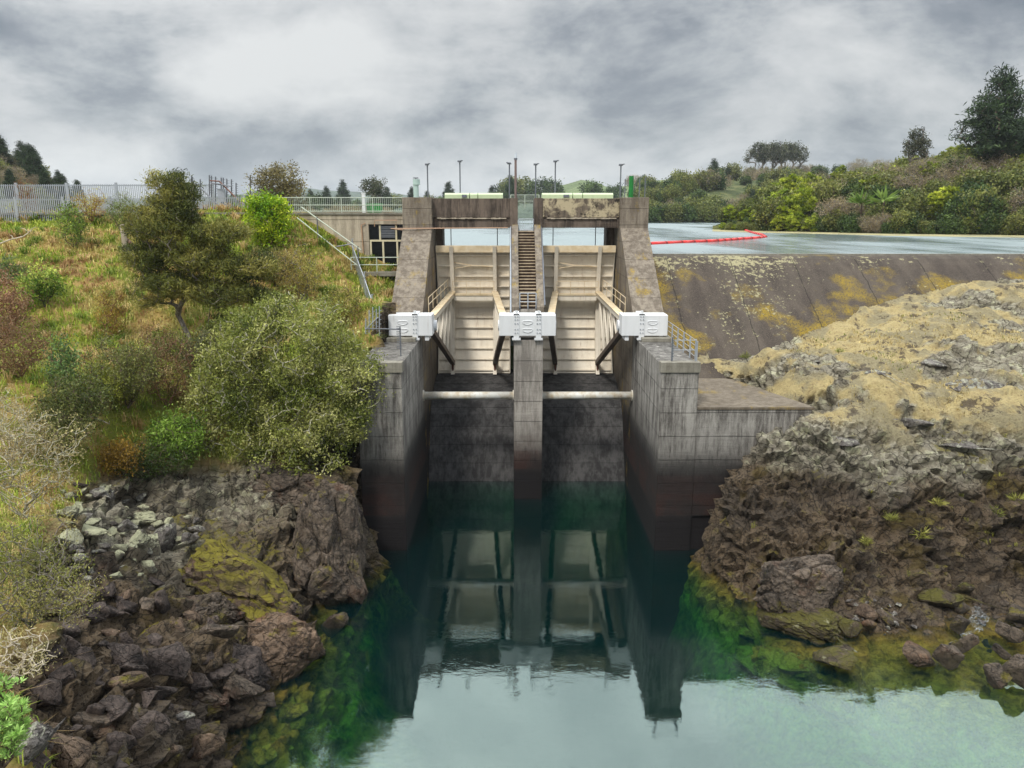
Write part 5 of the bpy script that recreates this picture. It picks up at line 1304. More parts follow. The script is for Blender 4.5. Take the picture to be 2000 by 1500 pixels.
# ---- close shrubs at the lower left
def near(label, px, py, d, wpx, hpx, seed, cols, nt_, per, sz, asp, bm_, tuft=False, rt=.008, up=.3, name='near_shrub', sh=.45, sp_=.1, yb=0):
    p = W(px, py, d); sc = (p.y * CT + (H - p.z) * ST) / F; w_, h_ = wpx * sc / 2, hpx * sc
    env = [(0, 0, h_ * .5, w_ * .9, w_ * .8, h_ * .46), (w_ * .35, 0, h_ * .35, w_ * .6, w_ * .6, h_ * .3), (-w_ * .3, 0, h_ * .65, w_ * .6, w_ * .6, h_ * .3)]
    return plant(name, label, 'shrub', p, plant_meshes(seed, env, nt_, per, sz, asp, cols, spread=sp_, stems=6, r_tip=rt, r_base=.05, shell=sh, bmat=bm_, upb=up, lo=.0, tuft=tuft))
near('big grey brown twiggy shrub with tiny leaves at the left edge', 45, 1010, 24, 250, 270, 61, [(112, 100, 66), (148, 134, 92), (176, 166, 116)], 900, 14, .075, .4, PALEBARK)
near('green tan twiggy shrub at the left edge beside the scree', 60, 1225, 19, 270, 230, 62, [(78, 88, 38), (122, 126, 62), (160, 152, 92)], 900, 16, .07, .35, GREYBARK)
near('pale dry twiggy shrub at the left edge below the green tan one', 30, 1320, 16.5, 170, 110, 63, [(150, 140, 96), (178, 168, 120)], 320, 9, .06, .3, DRYBARK)
near('light green shrub with narrow leaves in the bottom left corner', 4, 1500, 12.5, 130, 210, 64, [(78, 110, 52), (120, 152, 78), (160, 186, 108)], 230, 20, .15, .22, BARK, True, sp_=.12)
near('dry straw coloured twigs above the twiggy shrub at the left edge', 20, 900, 27, 150, 120, 65, [(150, 132, 96), (170, 156, 116)], 300, 8, .07, .3, DRYBARK)
# dead branches
def branch(label, pts, r, mat=DRYBARK, fork=True, seed=1):
    rnd = random.Random(seed); m = MB(); P_ = [Vector(q) for q in pts]; m.tube(P_, r, 6, r2=r * .35)
    if fork:
        for k in range(len(P_) - 1):
            for _ in range(2):
                s_ = P_[k].lerp(P_[k + 1], rnd.random()); e = s_ + Vector((rnd.uniform(-.7, .7), rnd.uniform(-.3, .3), rnd.uniform(-.05, .5)))
                m.tube([s_, s_.lerp(e, .5) + Vector((0, 0, .08)), e], r * .4, 5, r2=r * .15)
    tag(m.build('dead_branch', mat, None, smooth=True), label, 'branch')
branch('long bleached dead branch curving above the dark scrub', [W(130, 832, 35), W(160, 822, 34.8), W(195, 820, 34.6), W(214, 828, 34.5)], .06, seed=2)
branch('pale dead branch lying in the grass at the left edge', [W(-10, 480, 49), W(20, 468, 49), W(45, 462, 49), W(62, 450, 49.3)], .06, seed=3)
branch('thin bleached twig hanging down below the orange bush', [W(228, 925, 34), W(224, 950, 33.8), W(218, 975, 33.6), W(214, 990, 33.5)], .03, seed=4)
# fence post with a leaning log
p0 = W(246, 500, 50.5); p1 = W(239, 438, 50.5)
tag(MB().tube([p0, p1], .17, 12).build('timber_post', M['post'], None, .02, True), 'round grey timber post standing in the grass of the left slope', 'post')
tag(MB().tube([W(247, 468, 50.8), W(258, 478, 50.6), W(272, 490, 50.3)], .13, 9).build('fallen_log', M['log'], None, 0, True), 'short brown log leaning against the grey timber post', 'log')

# ---- grass and tussocks
rng = np.random.default_rng(77)
def blades(name, x, y, hh_, cols, label, wid=.02, bend=.5, cluster=1, cs=.0, lod=True):
    n = len(x)
    z = ground_z(x, y)
    C_ = np.repeat(np.stack([x, y, z], 1), cluster, 0); n = len(C_)
    ang = rng.uniform(0, 2 * np.pi, n)
    if cluster > 1: C_[:, :2] += rng.normal(size=(n, 2)) * cs
    h_ = np.repeat(hh_, cluster) * rng.uniform(.6, 1.2, n)
    dirv = np.stack([np.cos(ang), np.sin(ang), np.zeros(n)], 1); side = np.stack([-np.sin(ang), np.cos(ang), np.zeros(n)], 1)
    far = np.clip(C_[:, 1] / 40, .5, 1.5); wd = wid * far * rng.uniform(.7, 1.4, n)
    bd = bend * rng.uniform(.3, 1.4, n)
    p0_ = C_ - np.array([0, 0, .05]); p1_ = C_ + dirv * (h_ * bd * .3)[:, None] + np.array([0, 0, 1.]) * (h_ * .6)[:, None]
    p2_ = C_ + dirv * (h_ * bd)[:, None] + np.array([0, 0, 1.]) * (h_ * (1 - bd * .35))[:, None]
    V_ = np.stack([p0_ - side * wd[:, None], p0_ + side * wd[:, None], p1_ + side * wd[:, None] * .8, p1_ - side * wd[:, None] * .8, p2_], 1).reshape(-1, 3)
    o = (np.arange(n) * 5)[:, None]
    cc = np.repeat(cols, cluster, 0) * rng.uniform(.75, 1.25, n)[:, None]
    me = npmesh(name, V_, [o + np.array([[0, 1, 2, 3]]), o + np.array([[3, 2, 4]])], GRASSM, False, col=np.repeat(cc, 5, 0))
    return tag(link(name, me), label, None, None, 'stuff')
def in_view(x, y, z, m=60):
    u = x; fd = y * CT + (H - z) * ST; v = (H - z) * CT - y * ST
    px, py = 1000 + u / fd * F, 750 + v / fd * F
    return (px > -m) & (px < 2000 + m) & (py > 250) & (py < 1500 + m)
def pick(n, cond, ymax=63):
    x = rng.uniform(GX0, GX1, n); y = rng.uniform(8, ymax, n); z = ground_z(x, y)
    i = np.clip(((x - GX0) / GS).round().astype(int), 0, nx - 1); j = np.clip(((y - GY0) / GS).round().astype(int), 0, ny - 1)
    rk = rock.reshape(ny, nx)[j, i]; sl = slope.reshape(ny, nx)[j, i]
    k = cond(x, y, z, rk, sl) & in_view(x, y, z)
    return x[k], y[k], z[k]
lin = lambda *c_: np.array(sr(*c_)[:3])
# left bank
def lc(x, y, z, rk, sl): return (x < -6) & (rk < .45) & (z > 4.5) & ~((x > XL - 2.4) & (y > 39)) & (y < np.where(x > -19.5, 57.8, 63))
x, y, z = pick(210000, lc)
q = np.stack([x, y, z * 0], 1)
g1_ = sstep(-.34, .10, fbm(q * .28, 4, 51) + .10 * sstep(-16, -9, x)); t = rng.random(len(x))[:, None]
base_c = np.where(g1_[:, None] > t, lin(126, 154, 46) * (1 - t) + lin(196, 206, 88) * t, lin(168, 156, 84) * (1 - t) + lin(226, 214, 140) * t)
red = (fbm(q * .5 + 9, 3, 52) > .30) & (x < -22); base_c[red] = lin(168, 132, 90)
blades('grass', x, y, .22 + .28 * rng.random(len(x)) ** 2, base_c, 'tan and green grass covering the left slope', .022, .9, 2, .06)
x, y, z = pick(5200, lc); q = np.stack([x, y, z * 0], 1)
t = rng.random(len(x))[:, None]; bc = np.where(rng.random(len(x))[:, None] < .62, lin(172, 140, 90) * (1 - t) + lin(212, 188, 134) * t, lin(98, 128, 44) * (1 - t) + lin(150, 166, 70) * t)
blades('tussock_grass', x, y, .45 + .4 * rng.random(len(x)), bc, 'drooping straw coloured tussocks on the left slope', .02, 1.3, 26, .12)
# right bank: short dry turf on the rock, few tussocks in the cliff
def rc(x, y, z, rk, sl): return (x > 9.9) & (z > 6.4) & (rk < .75) & (sl < 1.0) & (y < 57) & (z < 14.9 - .63 * np.maximum(57 - y, 0) + 99 * (y < 50)) & ~((x < 15.4) & (y < 51) & (y > 39) & (z < 8.2))
x, y, z = pick(150000, rc); q = np.stack([x, y, z * 0], 1)
k = fbm(q * .9, 4, 61) + .25 > rng.random(len(x)) * .5; x, y, z, q = x[k], y[k], z[k], q[k]
t = rng.random(len(x))[:, None]
gq = fbm(q * .6, 3, 66)[:, None]; tc_ = lin(158, 140, 92) * (1 - t) + lin(222, 204, 146) * t
tc_ = np.where((gq > .30) & (rng.random((len(x), 1)) < .5), lin(124, 132, 60), tc_); tc_ = np.where(gq < -.28, tc_ * .75, tc_)
blades('dry_turf', x, y, .06 + .2 * rng.random(len(x)) ** 2, tc_, 'short straw coloured turf on the right rock shelf', .02, 1.2, 2, .05)
x, y, z = pick(9000, lambda x, y, z, rk, sl: (x > 12) & (z > 1.2) & (z < 7.0) & (y < 45)); q = np.stack([x, y, z], 1)
k = fbm(q * .45, 3, 62) > np.where(x > 17, .02, .16); x, y, z = x[k], y[k], z[k]
t = rng.random(len(x))[:, None]
blades('cliff_tufts', x, y, .10 + .22 * rng.random(len(x)), lin(120, 124, 44) * (1 - t) + lin(190, 184, 92) * t, 'yellow green tufts growing in the cracks of the right cliff', .012, 1.2, 9, .05)
for i, (px, py, s_, lab) in enumerate([(1795, 1050, .55, 'spiky green tussock halfway down the right cliff'), (1740, 1020, .35, 'yellow tuft left of the spiky green tussock'), (1985, 985, .5, 'yellow tussock on the right cliff at the right edge'),
                          (1940, 1010, .4, 'drooping tussock beside the one at the right edge'), (1830, 985, .4, 'green tuft above the spiky green tussock'), (1690, 1065, .3, 'small straw tuft low on the right cliff'),
                          (1640, 690, .3, 'small green tuft on the right rock shelf'), (1455, 700, .35, 'small green tuft beside the apron slab')]):
    p = ground_at(px, py)
    me = plant_meshes(90 + i, [(0, 0, .12, .12, .12, .08)], 5, 26, s_, .07, [(96, 104, 48), (136, 138, 66), (166, 160, 90)], tuft=True, r_base=.01, r_tip=.004)
    o = bpy.data.objects.new('tussock', me[0]); COL.objects.link(o); o.location = p - Vector((0, 0, .05)); tag(o, lab, 'tussock')

# ------------------------------------------------------------------ fences on the left bank
def palisade(label, A, B, top, n_posts, npk, off=0):
    """A, B base points"""
    g = thing('palisade_fence', label, 'fence', A, 'palisade fence runs')
    A, B = Vector(A), Vector(B)
    for i in range(n_posts + 1):
        p = A.lerp(B, i / n_posts)
        MB().box(p.x - .09, p.x + .09, p.y - .06, p.y + .06, p.z - .4, p.z + top + .12).build('post', M['galv'], g)
        if i < n_posts:
            q = A.lerp(B, (i + 1) / n_posts); m = MB()
            for h in (.18, top - .1): m.bar(p + Vector((0, 0, h)), q + Vector((0, 0, h)), .05, .06)
            for k in range(1, npk):
                s_ = p.lerp(q, k / npk); m.box(s_.x - .03, s_.x + .03, s_.y - .08, s_.y - .055, s_.z - .05, s_.z + top)
            m.build('pale_panel', M['galv'], g)
    return g
A = W(-60, 428, 60.5); B = W(420, 424, 63.5)
palisade('tall grey palisade fence along the top of the left bank', (A.x, A.y, 17.45), (B.x, B.y, 17.6), 2.75, 5, 26)
A = W(-60, 432, 57.0); B = W(480, 426, 60.5)
palisade('lower grey palisade fence in front of the tall one', (A.x, A.y, 17.3), (B.x, B.y, 17.55), 1.75, 6, 24)
# barbed lattice cage of posts and struts right of the fence
cage = thing('security_cage', 'cluster of grey barbed posts and sloping struts behind the left bank fence', 'security gate', W(430, 415, 61))
def cp(px, y0, y1, d, r=.05):
    a, b_ = W(px, y0, d), W(px, y1, d)
    m = MB().tube([a, b_], r, 6)
    for k in range(7):
        q = a.lerp(b_, .55 + .45 * k / 7); m.bar(q, q + Vector((.16, 0, .02)), .03)
    m.build('barbed_post', M['galv_dark'], cage)
for px, yt, d in ((374, 343, 61), (376, 345, 61.6), (391, 350, 62), (409, 342, 61), (413, 343, 62.4), (421, 345, 61.4), (432, 347, 62), (436, 347, 62), (443, 349, 61.6), (452, 350, 62), (461, 357, 61.8)):
    cp(px, 418, yt, d)
cp(489, 415, 342, 59.5)
for a, b_ in (((372, 358), (384, 360)), ((384, 360), (442, 415)), ((411, 353), (428, 354)), ((428, 354), (481, 406)), ((413, 358), (453, 364))):
    MB().tube([W(a[0], a[1], 60.9), W(b_[0], b_[1], 60.5)], .055, 6).build('strut', M['rust'] if a[0] > 420 or a == (411, 353) else M['galv_dark'], cage)
p = W(434, 400, 61.2); MB().box(p.x - .28, p.x + .28, 61.1, 61.4, p.z + .2, p.z + 1.2).build('control_box', M['galv'], cage)
MB().box(p.x - .1, p.x + .35, 61.1, 61.4, p.z - .8, p.z + .1).build('control_box', M['galv'], cage)
# chain link fence running down towards the dam
lk, nt, b = newmat('chain_link'); P = pos(nt)
wa = []
for sgn in (1, -1):
    w_ = nt.nodes.new('ShaderNodeTexWave'); w_.inputs['Scale'].default_value = 3.2
    L(nt, mapping(nt, P, rot=(sgn * math.pi / 4, 0, 0)), w_.inputs['Vector']); w_.bands_direction = 'Z'
    wa.append(ramp(nt, w_.outputs['Fac'], [(.0, 0.0), (.62, 0.0), (.7, 1.0)]))
b.inputs['Base Color'].default_value = sr(170, 178, 186); b.inputs['Metallic'].default_value = .3; b.inputs['Roughness'].default_value = .5
L(nt, math_n(nt, 'MAXIMUM', wa[0], wa[1]), b.inputs['Alpha'])
clf = thing('chain_link_fence', 'chain link fence with barbed posts running down beside the grass strip', 'fence', W(700, 560, 53))
tops = [W(688, 480, 56.8), W(712, 545, 52.5), W(727, 590, 49.2), (W(742, 628, 46.6))]
bots = [W(694, 541, 56.8), W(716, 605, 52.5), W(726, 640, 49.2), (W(740, 672, 46.6))]
for i in range(3):
    m = MB(); m.v = [tuple(bots[i]), tuple(bots[i + 1]), tuple(tops[i + 1]), tuple(tops[i])]; m.f = [(0, 1, 2, 3)]
    m.build('mesh_panel', lk, clf)
    MB().tube([tops[i], tops[i + 1]], .035, 6).build('top_rail', M['galv'], clf)
for i, (a, b_) in enumerate(zip(tops, bots)):
    m = MB().tube([b_, a + Vector((0, 0, .5))], .05, 6)
    for k in range(9):
        q = b_.lerp(a + Vector((0, 0, .5)), k / 8); m.bar(q, q + Vector((.14, -.05, .02)), .03)
    m.build('barbed_post', M['galv'], clf)
MB().tube([W(628, 487, 57), W(690, 476, 56.8)], .05, 6).build('stay_bar', M['galv_dark'], clf)
g = thing('barbed_gate', 'small barbed metal gate closing the chain link fence at its lower end', 'gate', W(722, 660, 45.2))
for px, y0, y1 in ((714, 652, 622), (721, 665, 606), (728, 672, 600), (735, 672, 604), (741, 668, 598)):
    a, b_ = W(px, y0, 45.2), W(px, y1, 45.2); m = MB().tube([a, b_], .035, 6)
    for k in range(8):
        q = a.lerp(b_, k / 8); m.bar(q, q + Vector((.12, 0, .02)), .025)
    m.build('barbed_post', M['galv'], g)
MB().tube([W(714, 643, 45.15), W(738, 620, 45.15)], .03, 6).build('brace', M['galv'], g)
# ------------------------------------------------------------------ far hills
def hill(name, label, skyline, d0, d1, z0, mat, bumps=1.0, nseg=60, back=None, ny_=14, seed=3):
    """skyline: [(px, py)] seen at distance d1; foot at distance d0 (number or list of (px, d)) and height z0"""
    xs = np.linspace(skyline[0][0], skyline[-1][0], nseg); ys = np.interp(xs, [s[0] for s in skyline], [s[1] for s in skyline])
    if hasattr(d0, '__len__'): f0 = np.interp(xs, [s[0] for s in d0], [s[1] for s in d0])
    else: f0 = np.full(nseg, d0)
    vs = []
    for i in range(nseg):
        tp = W(xs[i], ys[i], d1); u = (xs[i] - 1000) / F / (CT + 0 * ST)
        for j in range(ny_ + 6):
            t = j / (ny_ - 1)
            if t <= 1:
                y = f0[i] + (d1 - f0[i]) * t; z = z0 + (tp.z - z0) * (math.sin(min(t, 1) * math.pi / 2) ** .9)
            else:
                y = d1 + (d1 - f0[i]) * (t - 1) * 1.2; z = tp.z - (tp.z - z0) * ((t - 1) * 1.6)
            vs.append((u * y, y, z))
    V_ = np.array(vs); sc = (d1 - np.mean(f0)); nb = fbm(V_ / max(sc, 1) * 7, 3, seed) * bumps * sc * .06
    jj = np.tile(np.arange(ny_ + 6), nseg); V_[:, 2] += nb * np.clip(jj / 3, 0, 1)
    m = ny_ + 6; idx_ = np.arange(nseg * m).reshape(nseg, m)
    Fq = np.stack([idx_[:-1, :-1].ravel(), idx_[1:, :-1].ravel(), idx_[1:, 1:].ravel(), idx_[:-1, 1:].ravel()], 1)
    o = link(name, npmesh(name, V_, Fq, mat, True)); tag(o, label, None, None, 'structure')
    def at(px, t):
        i = np.interp(px, xs, np.arange(nseg)); i0 = int(min(i, nseg - 2)); a = i - i0; j = t * (ny_ - 1); j0 = int(min(j, m - 2)); b_ = j - j0
        q = lambda ii, j_: V_[idx_[ii, j_]]
        return Vector((q(i0, j0) * (1 - a) * (1 - b_) + q(i0 + 1, j0) * a * (1 - b_) + q(i0, j0 + 1) * (1 - a) * b_ + q(i0 + 1, j0 + 1) * a * b_).tolist())
    return at
def hillmat(name, stops, scale):
    m, nt, b = newmat(name); P = pos(nt)
    n_ = math_n(nt, 'ADD', math_n(nt, 'MULTIPLY', noise(nt, P, scale, 6, .65), .6), math_n(nt, 'MULTIPLY', noise(nt, P, scale * 6, 5, .7), .4))
    L(nt, ramp(nt, n_, stops), b.inputs['Base Color']); b.inputs['Roughness'].default_value = .95; b.inputs['Specular IOR Level'].default_value = .1
    bump(nt, b, n_, 1.0, 1.5 / max(scale * 10, .1)); return m
bushm = hillmat('bush_floor', [(.35, sr(34, 40, 22)), (.5, sr(70, 76, 38)), (.65, sr(112, 108, 60))], .3)
forestm = hillmat('forest_slope', [(.35, sr(44, 54, 34)), (.5, sr(84, 92, 58)), (.65, sr(124, 122, 84))], .08)  # paler grey-green carries the far ridge's haze in the colour
pasturem = hillmat('pasture', [(.35, sr(92, 104, 74)), (.5, sr(112, 126, 88)), (.65, sr(132, 140, 104))], .01)
distm = hillmat('distant_forest', [(.35, sr(60, 72, 66)), (.6, sr(100, 112, 98))], .02)
h_r = hill('hill', 'bushy hillside right of the lake', [(1375, 446), (1420, 425), (1480, 402), (1560, 384), (1640, 384), (1700, 372), (1760, 352), (1850, 335), (1950, 322), (2100, 312), (2300, 300)], [(1375, 160), (1450, 150), (1700, 128), (2000, 116), (2300, 108)], 185, 14.7, bushm, .5, seed=4)
h_m = hill('hill', 'long wooded ridge across the lake', [(1080, 426), (1180, 418), (1260, 380), (1340, 364), (1420, 356), (1500, 352), (1600, 352), (1700, 345), (1780, 350), (1900, 350), (2100, 350)], 292, 440, 14.7, forestm, .8, seed=5)
h_p = hill('hill', 'green pasture hill far behind the dam', [(950, 404), (1030, 388), (1090, 375), (1130, 364), (1180, 372), (1240, 366), (1300, 362), (1400, 358), (1500, 358), (1650, 335), (1760, 330), (1900, 340)], 600, 900, 10, pasturem, .7, seed=6)
h_l = hill('hill', 'dark forested hill at the far left', [(-300, 275), (-100, 285), (0, 303), (60, 330), (110, 350), (160, 372), (200, 405), (240, 420)], 150, 230, 17.2, forestm, .5, seed=7)
h_t = hill('hill', 'low tree covered rise behind the left tower', [(240, 412), (500, 402), (700, 398), (800, 396), (950, 398), (1100, 402)], 420, 560, 14, distm, .6, seed=8)
h_d = hill('hill', 'blue distant mountains on the horizon', [(200, 400), (480, 385), (560, 376), (620, 374), (700, 382), (760, 388), (860, 392), (1000, 396), (1300, 370), (1700, 360), (2100, 380)], 1500, 2300, 5, distm, .8, seed=9)

# ---- tree kinds, each built once and copied
def tmpl(seed, kind):
    if kind == 'round':
        return plant_meshes(seed, [(0, 0, 4.2, 3.0, 3.0, 2.6), (1.2, .5, 3.2, 2.2, 2.2, 2.0), (-1.3, -.6, 3.0, 2.3, 2.3, 2.0)], 260, 16, .52, .6, [(58, 68, 32), (96, 104, 50), (132, 132, 70)], spread=.5, stems=3, r_tip=.03, r_base=.25, shell=.7, lo=.2, twig_keep=lambda c_: c_ > 2)
    if kind == 'lime':
        return plant_meshes(seed, [(0, 0, 4.0, 2.4, 2.4, 2.6), (1.2, 0, 3.0, 1.8, 1.8, 2.0)], 110, 46, .8, .22, [(84, 100, 24), (134, 148, 40), (178, 184, 70)], spread=.4, stems=3, r_tip=.03, r_base=.2, shell=.8, lo=.2, tuft=True, twig_keep=lambda c_: c_ > 2)
    if kind == 'twiggy':
        return plant_meshes(seed, [(0, 0, 3.9, 3.1, 3.1, 2.6), (1.4, .5, 3.0, 2.2, 2.2, 1.9)], 520, 9, .34, .25, [(112, 98, 76), (140, 126, 96), (150, 142, 104)], spread=.4, stems=5, r_tip=.035, r_base=.2, shell=.6, lo=.2, bmat=GREYBARK)
    if kind == 'dark':
        return plant_meshes(seed, [(0, 0, 3.4, 2.8, 2.8, 2.4), (1.2, .5, 2.4, 2.0, 2.0, 1.8)], 240, 20, .42, .7, [(34, 50, 24), (62, 82, 38), (94, 112, 56)], spread=.42, stems=3, r_tip=.03, r_base=.2, shell=.7, lo=.1, twig_keep=lambda c_: c_ > 2)
    if kind == 'pine':
        env = [(0, 0, z_, w_, w_, .9) for z_, w_ in ((3, 2.6), (4.6, 3.2), (6.2, 3.0), (7.8, 2.4), (9.2, 1.8), (10.6, 1.2), (11.8, .6))]
        return plant_meshes(seed, env, 620, 28, .55, .2, [(26, 38, 22), (44, 60, 36), (72, 88, 52)], spread=.45, stems=1, r_tip=.03, r_base=.35, shell=.55, lo=1.5, squash=.5, dirb=1.5, lmat=NEEDLE, twig_keep=lambda c_: c_ > 1)
    if kind == 'gum':
        env = [(0, 0, 8.6, 2.0, 2.0, 1.8), (2.2, 0, 7.6, 1.6, 1.6, 1.3), (-2.2, .4, 7.4, 1.6, 1.6, 1.4), (.4, 0, 6.4, 2.4, 2.2, 1.2), (3.0, 0, 5.8, 1.2, 1.2, .9), (-3.0, 0, 5.6, 1.2, 1.2, .9)]
        return plant_meshes(seed, env, 240, 16, .42, .5, [(50, 56, 44), (78, 84, 62), (104, 106, 80)], spread=.38, stems=3, r_tip=.04, r_base=.3, shell=.5, bmat=GREYBARK)
    if kind == 'fern':
        return plant_meshes(seed, [(0, 0, 3.0, .3, .3, .1)], 3, 14, 3.2, .14, [(80, 110, 44), (120, 144, 66)], spread=.4, tuft=True, r_tip=.1, r_base=.14)
T = {k: [tmpl(200 + i * 7 + j, k) for j in range(3 if k in ('round', 'lime', 'twiggy', 'dark') else 2)] for i, k in enumerate(('round', 'lime', 'twiggy', 'dark', 'pine', 'gum', 'fern'))}
rt = random.Random(9)
def put(kind, p, s, label, cat='tree', name=None, group=None, zs=1.0):
    j = rt.randrange(len(T[kind]))
    return plant(name or {'pine': 'pine_tree', 'gum': 'gum_tree', 'fern': 'tree_fern', 'lime': 'cabbage_tree', 'twiggy': 'bare_tree', 'dark': 'evergreen_tree', 'round': 'broadleaf_tree'}[kind], label, cat, p, T[kind][j], (s, s, s * zs), rt.uniform(0, 6.28), group)
NM = {'round': 'olive rounded', 'lime': 'yellow green spiky', 'twiggy': 'grey brown leafless', 'dark': 'dark evergreen'}
# near hillside on the right
def hs_pick(px, t):
    if px < 1560: return rt.choices(['lime', 'round', 'dark'], [6, 2, 2 if t < .3 else .6])[0]
    if t < .3: return rt.choices(['dark', 'round', 'twiggy', 'lime'], [5, 3, 2, .6])[0]
    return rt.choices(['twiggy', 'round', 'lime', 'dark'], [4, 3, 2, 1])[0]
for i in range(270):
    px = rt.uniform(1395, 2050); t = rt.random() ** 1.15
    if i < 44: px = 1392 + (i + rt.random()) * 15; t = .0 + rt.random() * .03
    k = hs_pick(px, t); p = h_r(px, t)
    s = rt.uniform(.6, 1.0) * (.62 if px < 1470 else 1.0) * (.62 if t < .04 else 1)
    put(k, p - Vector((0, 0, .5)), s, NM[k] + ' tree on the bushy slope at the right of the lake', group=NM[k] + ' trees on the right slope')
for px, t in ((1680, .12), (1640, .1)):
    put('fern', h_r(px, t) + Vector((0, -2, 1.0)), .9, 'spreading tree fern low on the right slope, ' + ('nearer the right edge' if px > 1660 else 'nearer the lake point'))
p = W(1938, 330, 150); q = put('pine', Vector((p.x, p.y, p.z - 1)), 1.35, 'huge dark pine rising above the right hill'); q.scale = (2.0, 1.9, 1.5)
p = W(2005, 335, 155); put('pine', Vector((p.x, p.y, p.z - 1)), 1.15, 'second big pine cut by the right edge of the picture')
p = W(1785, 338, 165); q = put('gum', Vector((p.x, p.y, p.z - 1.5)), .85, 'solitary tall tree with layered crown left of the huge pine'); q.scale = (.95, .9, .98)
p = W(1613, 384, 200); q = put('pine', Vector((p.x, p.y, p.z - 2)), .55, 'small dark green conifer on the saddle of the right hill')
# ridge across the lake
for i in range(150):
    px = rt.uniform(1225, 1790); t = rt.random() ** .9
    if i < 36: px = 1235 + i * 10; t = rt.random() * .05
    k = rt.choices(['round', 'dark', 'twiggy', 'pine'], [4, 4, 1.2, .35])[0]; p = h_m(px, t)
    nm_ = NM.get(k, 'pointed conifer')
    put(k, p - Vector((0, 0, 1.0)), rt.uniform(.9, 1.5) * (.8 if k == 'pine' else 1), nm_ + ' tree on the wooded ridge across the lake', group=nm_ + ' trees on the far ridge')
for i, px in enumerate((1477, 1490, 1502, 1514, 1526, 1538, 1550)):
    p = W(px, 338, 430); q = put('gum', Vector((p.x, p.y, p.z - 2)), 1.7, 'tall gum tree in the dense grove on the far ridge', group='grove of tall gum trees')
for px, d, k, s, lab in ((1392, 400, 'pine', 1.1, 'dark spreading conifer left of a second conifer on the far ridge'), (1420, 400, 'pine', .9, 'dark pointed conifer between spreading conifer and gum grove'),
                         (1155, 560, 'dark', 2.3, 'dark clump of trees right of the green pasture gap'), (1200, 600, 'dark', 2.0, 'dark tree clump beside the lamp on the right tower'), (1050, 600, 'dark', 2.5, 'dark tree seen right of the stair gap'),
                         (1020, 620, 'round', 2.4, 'olive tree seen through the stair gap'), (1078, 620, 'dark', 2.6, 'dark tree above the right head beam'), (1000, 600, 'round', 2.4, 'olive tree left of the stair gap'), (985, 640, 'dark', 2.4, 'dark distant tree behind the tallest lamp')):
    p = W(px, 396 if d > 500 else 372, d); put(k, Vector((p.x, p.y, p.z - 2)), s * 1.25, lab)
for i in range(26):
    px = rt.uniform(1230, 1800); d = 640 + rt.random() * 200; y0 = np.interp(px, [1230, 1400, 1650, 1760, 1800], [364, 358, 338, 332, 334])
    p = W(px, y0 + 4, d); put(rt.choice(['twiggy', 'twiggy', 'dark']), Vector((p.x, p.y, p.z - 2)), rt.uniform(1.5, 2.4), 'small bare tree on the distant skyline', group='trees on the distant skyline')
# left hill with pines
for i in range(95):
    px = rt.uniform(-60, 200); t = rt.random(); k = rt.choices(['pine', 'dark', 'twiggy', 'round'], [3, 1.5, 3, 3.5])[0]
    if i < 34: t = .85 + rt.random() * .15; k = rt.choice(['pine', 'pine', 'round']) if px < 130 else rt.choice(['dark', 'round'])
    put(k, h_l(px, t) - Vector((0, 0, 1)), rt.uniform(.55, .9) * (1 if px < 130 else .7), NM.get(k, 'dark pine') + ' tree on the forested hill at the far left', group=NM.get(k, 'dark pine') + ' trees on the left hill')
# trees behind the walkway and the tower
p = W(733, 398, 150); q = put('gum', Vector((p.x, p.y, p.z - 2)), .62, 'domed spreading tree behind the green bin and walkway'); q.scale = (.95, .95, .66)
for i in range(46):
    px = rt.uniform(440, 1000); d = rt.uniform(380, 520); p = W(px, 400, d)
    put(rt.choice(['dark', 'pine', 'round']), Vector((p.x, p.y, p.z - 4)), rt.uniform(.9, 1.5), 'small dark tree in the far line behind the walkway', group='far tree line behind the dam')
for i in range(22):
    px = rt.uniform(575, 775); d = rt.uniform(95, 170); p = W(px, 412, d)
    put('twiggy', Vector((p.x, p.y, 17.2 - 1)), rt.uniform(.35, .5), 'low brown bare bush behind the deck railing', 'bush', 'brown_bush', 'brown bushes behind the deck railing')
for i in range(20):
    px = rt.uniform(-30, 360); d = rt.uniform(75, 110); p = W(px, 420, d)
    put(rt.choice(['twiggy', 'twiggy', 'round']), Vector((p.x, p.y, 16.6)), rt.uniform(.28, .42), 'low scrub bush behind the palisade fence', 'bush', 'brown_bush', 'scrub behind the palisade fence')

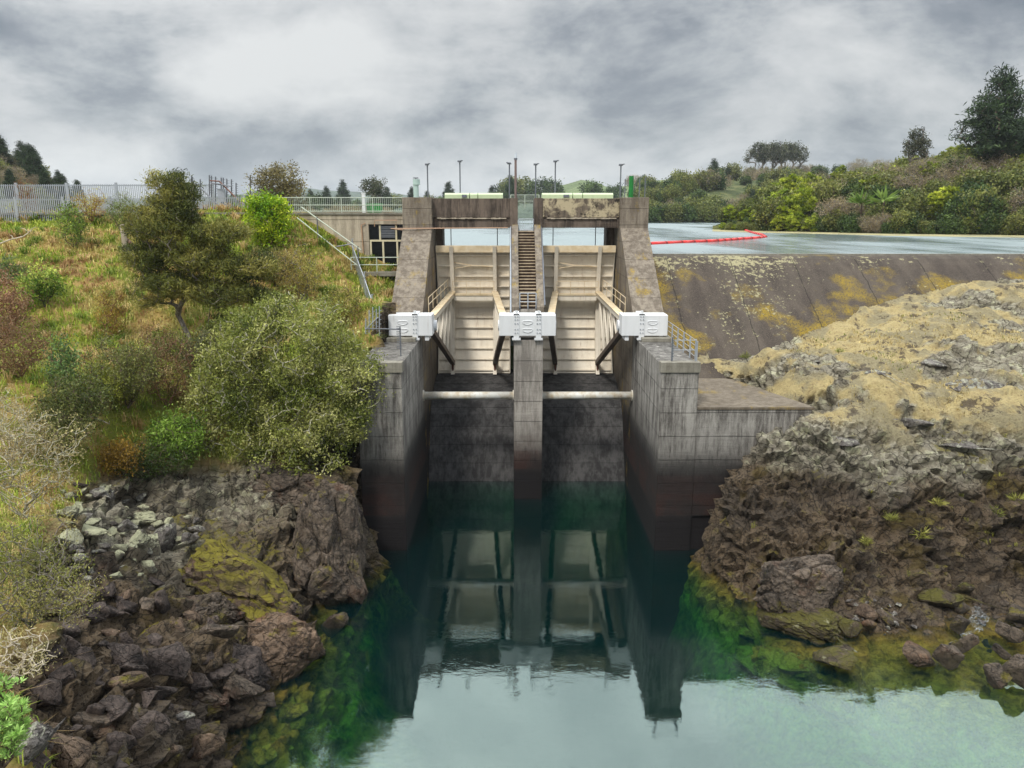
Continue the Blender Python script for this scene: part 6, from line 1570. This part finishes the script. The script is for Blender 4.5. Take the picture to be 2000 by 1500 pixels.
# ------------------------------------------------------------------ red float boom
boom = thing('float_boom', 'red floating safety boom curving across the lake to the wooded point', 'boom', WZ(1300, 475, 14.86))
zl_ = 14.9
cp_ = [(1190, 482), (1268, 477), (1330, 474), (1400, 471), (1450, 467), (1482, 465), (1495, 463), (1488, 459), (1470, 455), (1456, 450)]
pts = [WZ(a, b_, zl_) for a, b_ in cp_]
seg = []
for a, b_ in zip(pts, pts[1:]):
    n_ = max(1, int((b_ - a).length / 2.2))
    for k in range(n_): seg.append((a.lerp(b_, k / n_), a.lerp(b_, (k + 1) / n_)))
for i, (a, b_) in enumerate(seg[:95]):
    d = (b_ - a).normalized() * .12
    f = MB().tube([a + d, b_ - d], .24, 8).build('float', M['red'], boom, 0, True)
    if i < 30: MB().tube([a - d, a + d], .27, 8).build('coupling', M['reddark'], boom)
# weed strip along the right shore
wd, nt, b = newmat('weed_mat'); P = pos(nt); n_ = noise(nt, mapping(nt, P, scale=(.3, 1, 1)), .6, 5, .7)
L(nt, mixc(nt, n_, sr(120, 112, 70), sr(190, 180, 130)), b.inputs['Base Color']); b.inputs['Roughness'].default_value = .8
L(nt, ramp(nt, n_, [(.38, 0.0), (.48, 1.0)]), b.inputs['Alpha'])
xs = np.linspace(1375, 2150, 60); vs = []
for x_ in xs:
    d_far = np.interp(x_, [1375, 1450, 1700, 2000, 2300], [160, 150, 128, 116, 108]); u_ = (x_ - 1000) / F / CT
    for f_ in (0.90, 1.02): vs.append((u_ * d_far * f_ if True else 0, d_far * f_, 14.875))
fs = [(2 * i, 2 * i + 2, 2 * i + 3, 2 * i + 1) for i in range(59)]
tag(link('floating_weed', npmesh('floating_weed', np.array(vs), np.array(fs), wd)), 'tan floating weed mat along the foot of the right slope', None, None, 'stuff')

# ------------------------------------------------------------------ air between here and the hills
hm = bpy.data.materials.new('haze'); hm.use_nodes = True; nt = hm.node_tree
for n in list(nt.nodes):
    if n.type == 'BSDF_PRINCIPLED': nt.nodes.remove(n)
pv = nt.nodes.new('ShaderNodeVolumePrincipled'); pv.inputs['Color'].default_value = (.86, .93, 1, 1); pv.inputs['Density'].default_value = .00013
L(nt, pv.outputs[0], nt.nodes['Material Output'].inputs['Volume'])
tag(MB().box(-4500, 4500, -60, 5200, -9, 190).build('haze', hm), 'thin pale haze in the air over the lake and hills', None, None, 'stuff')
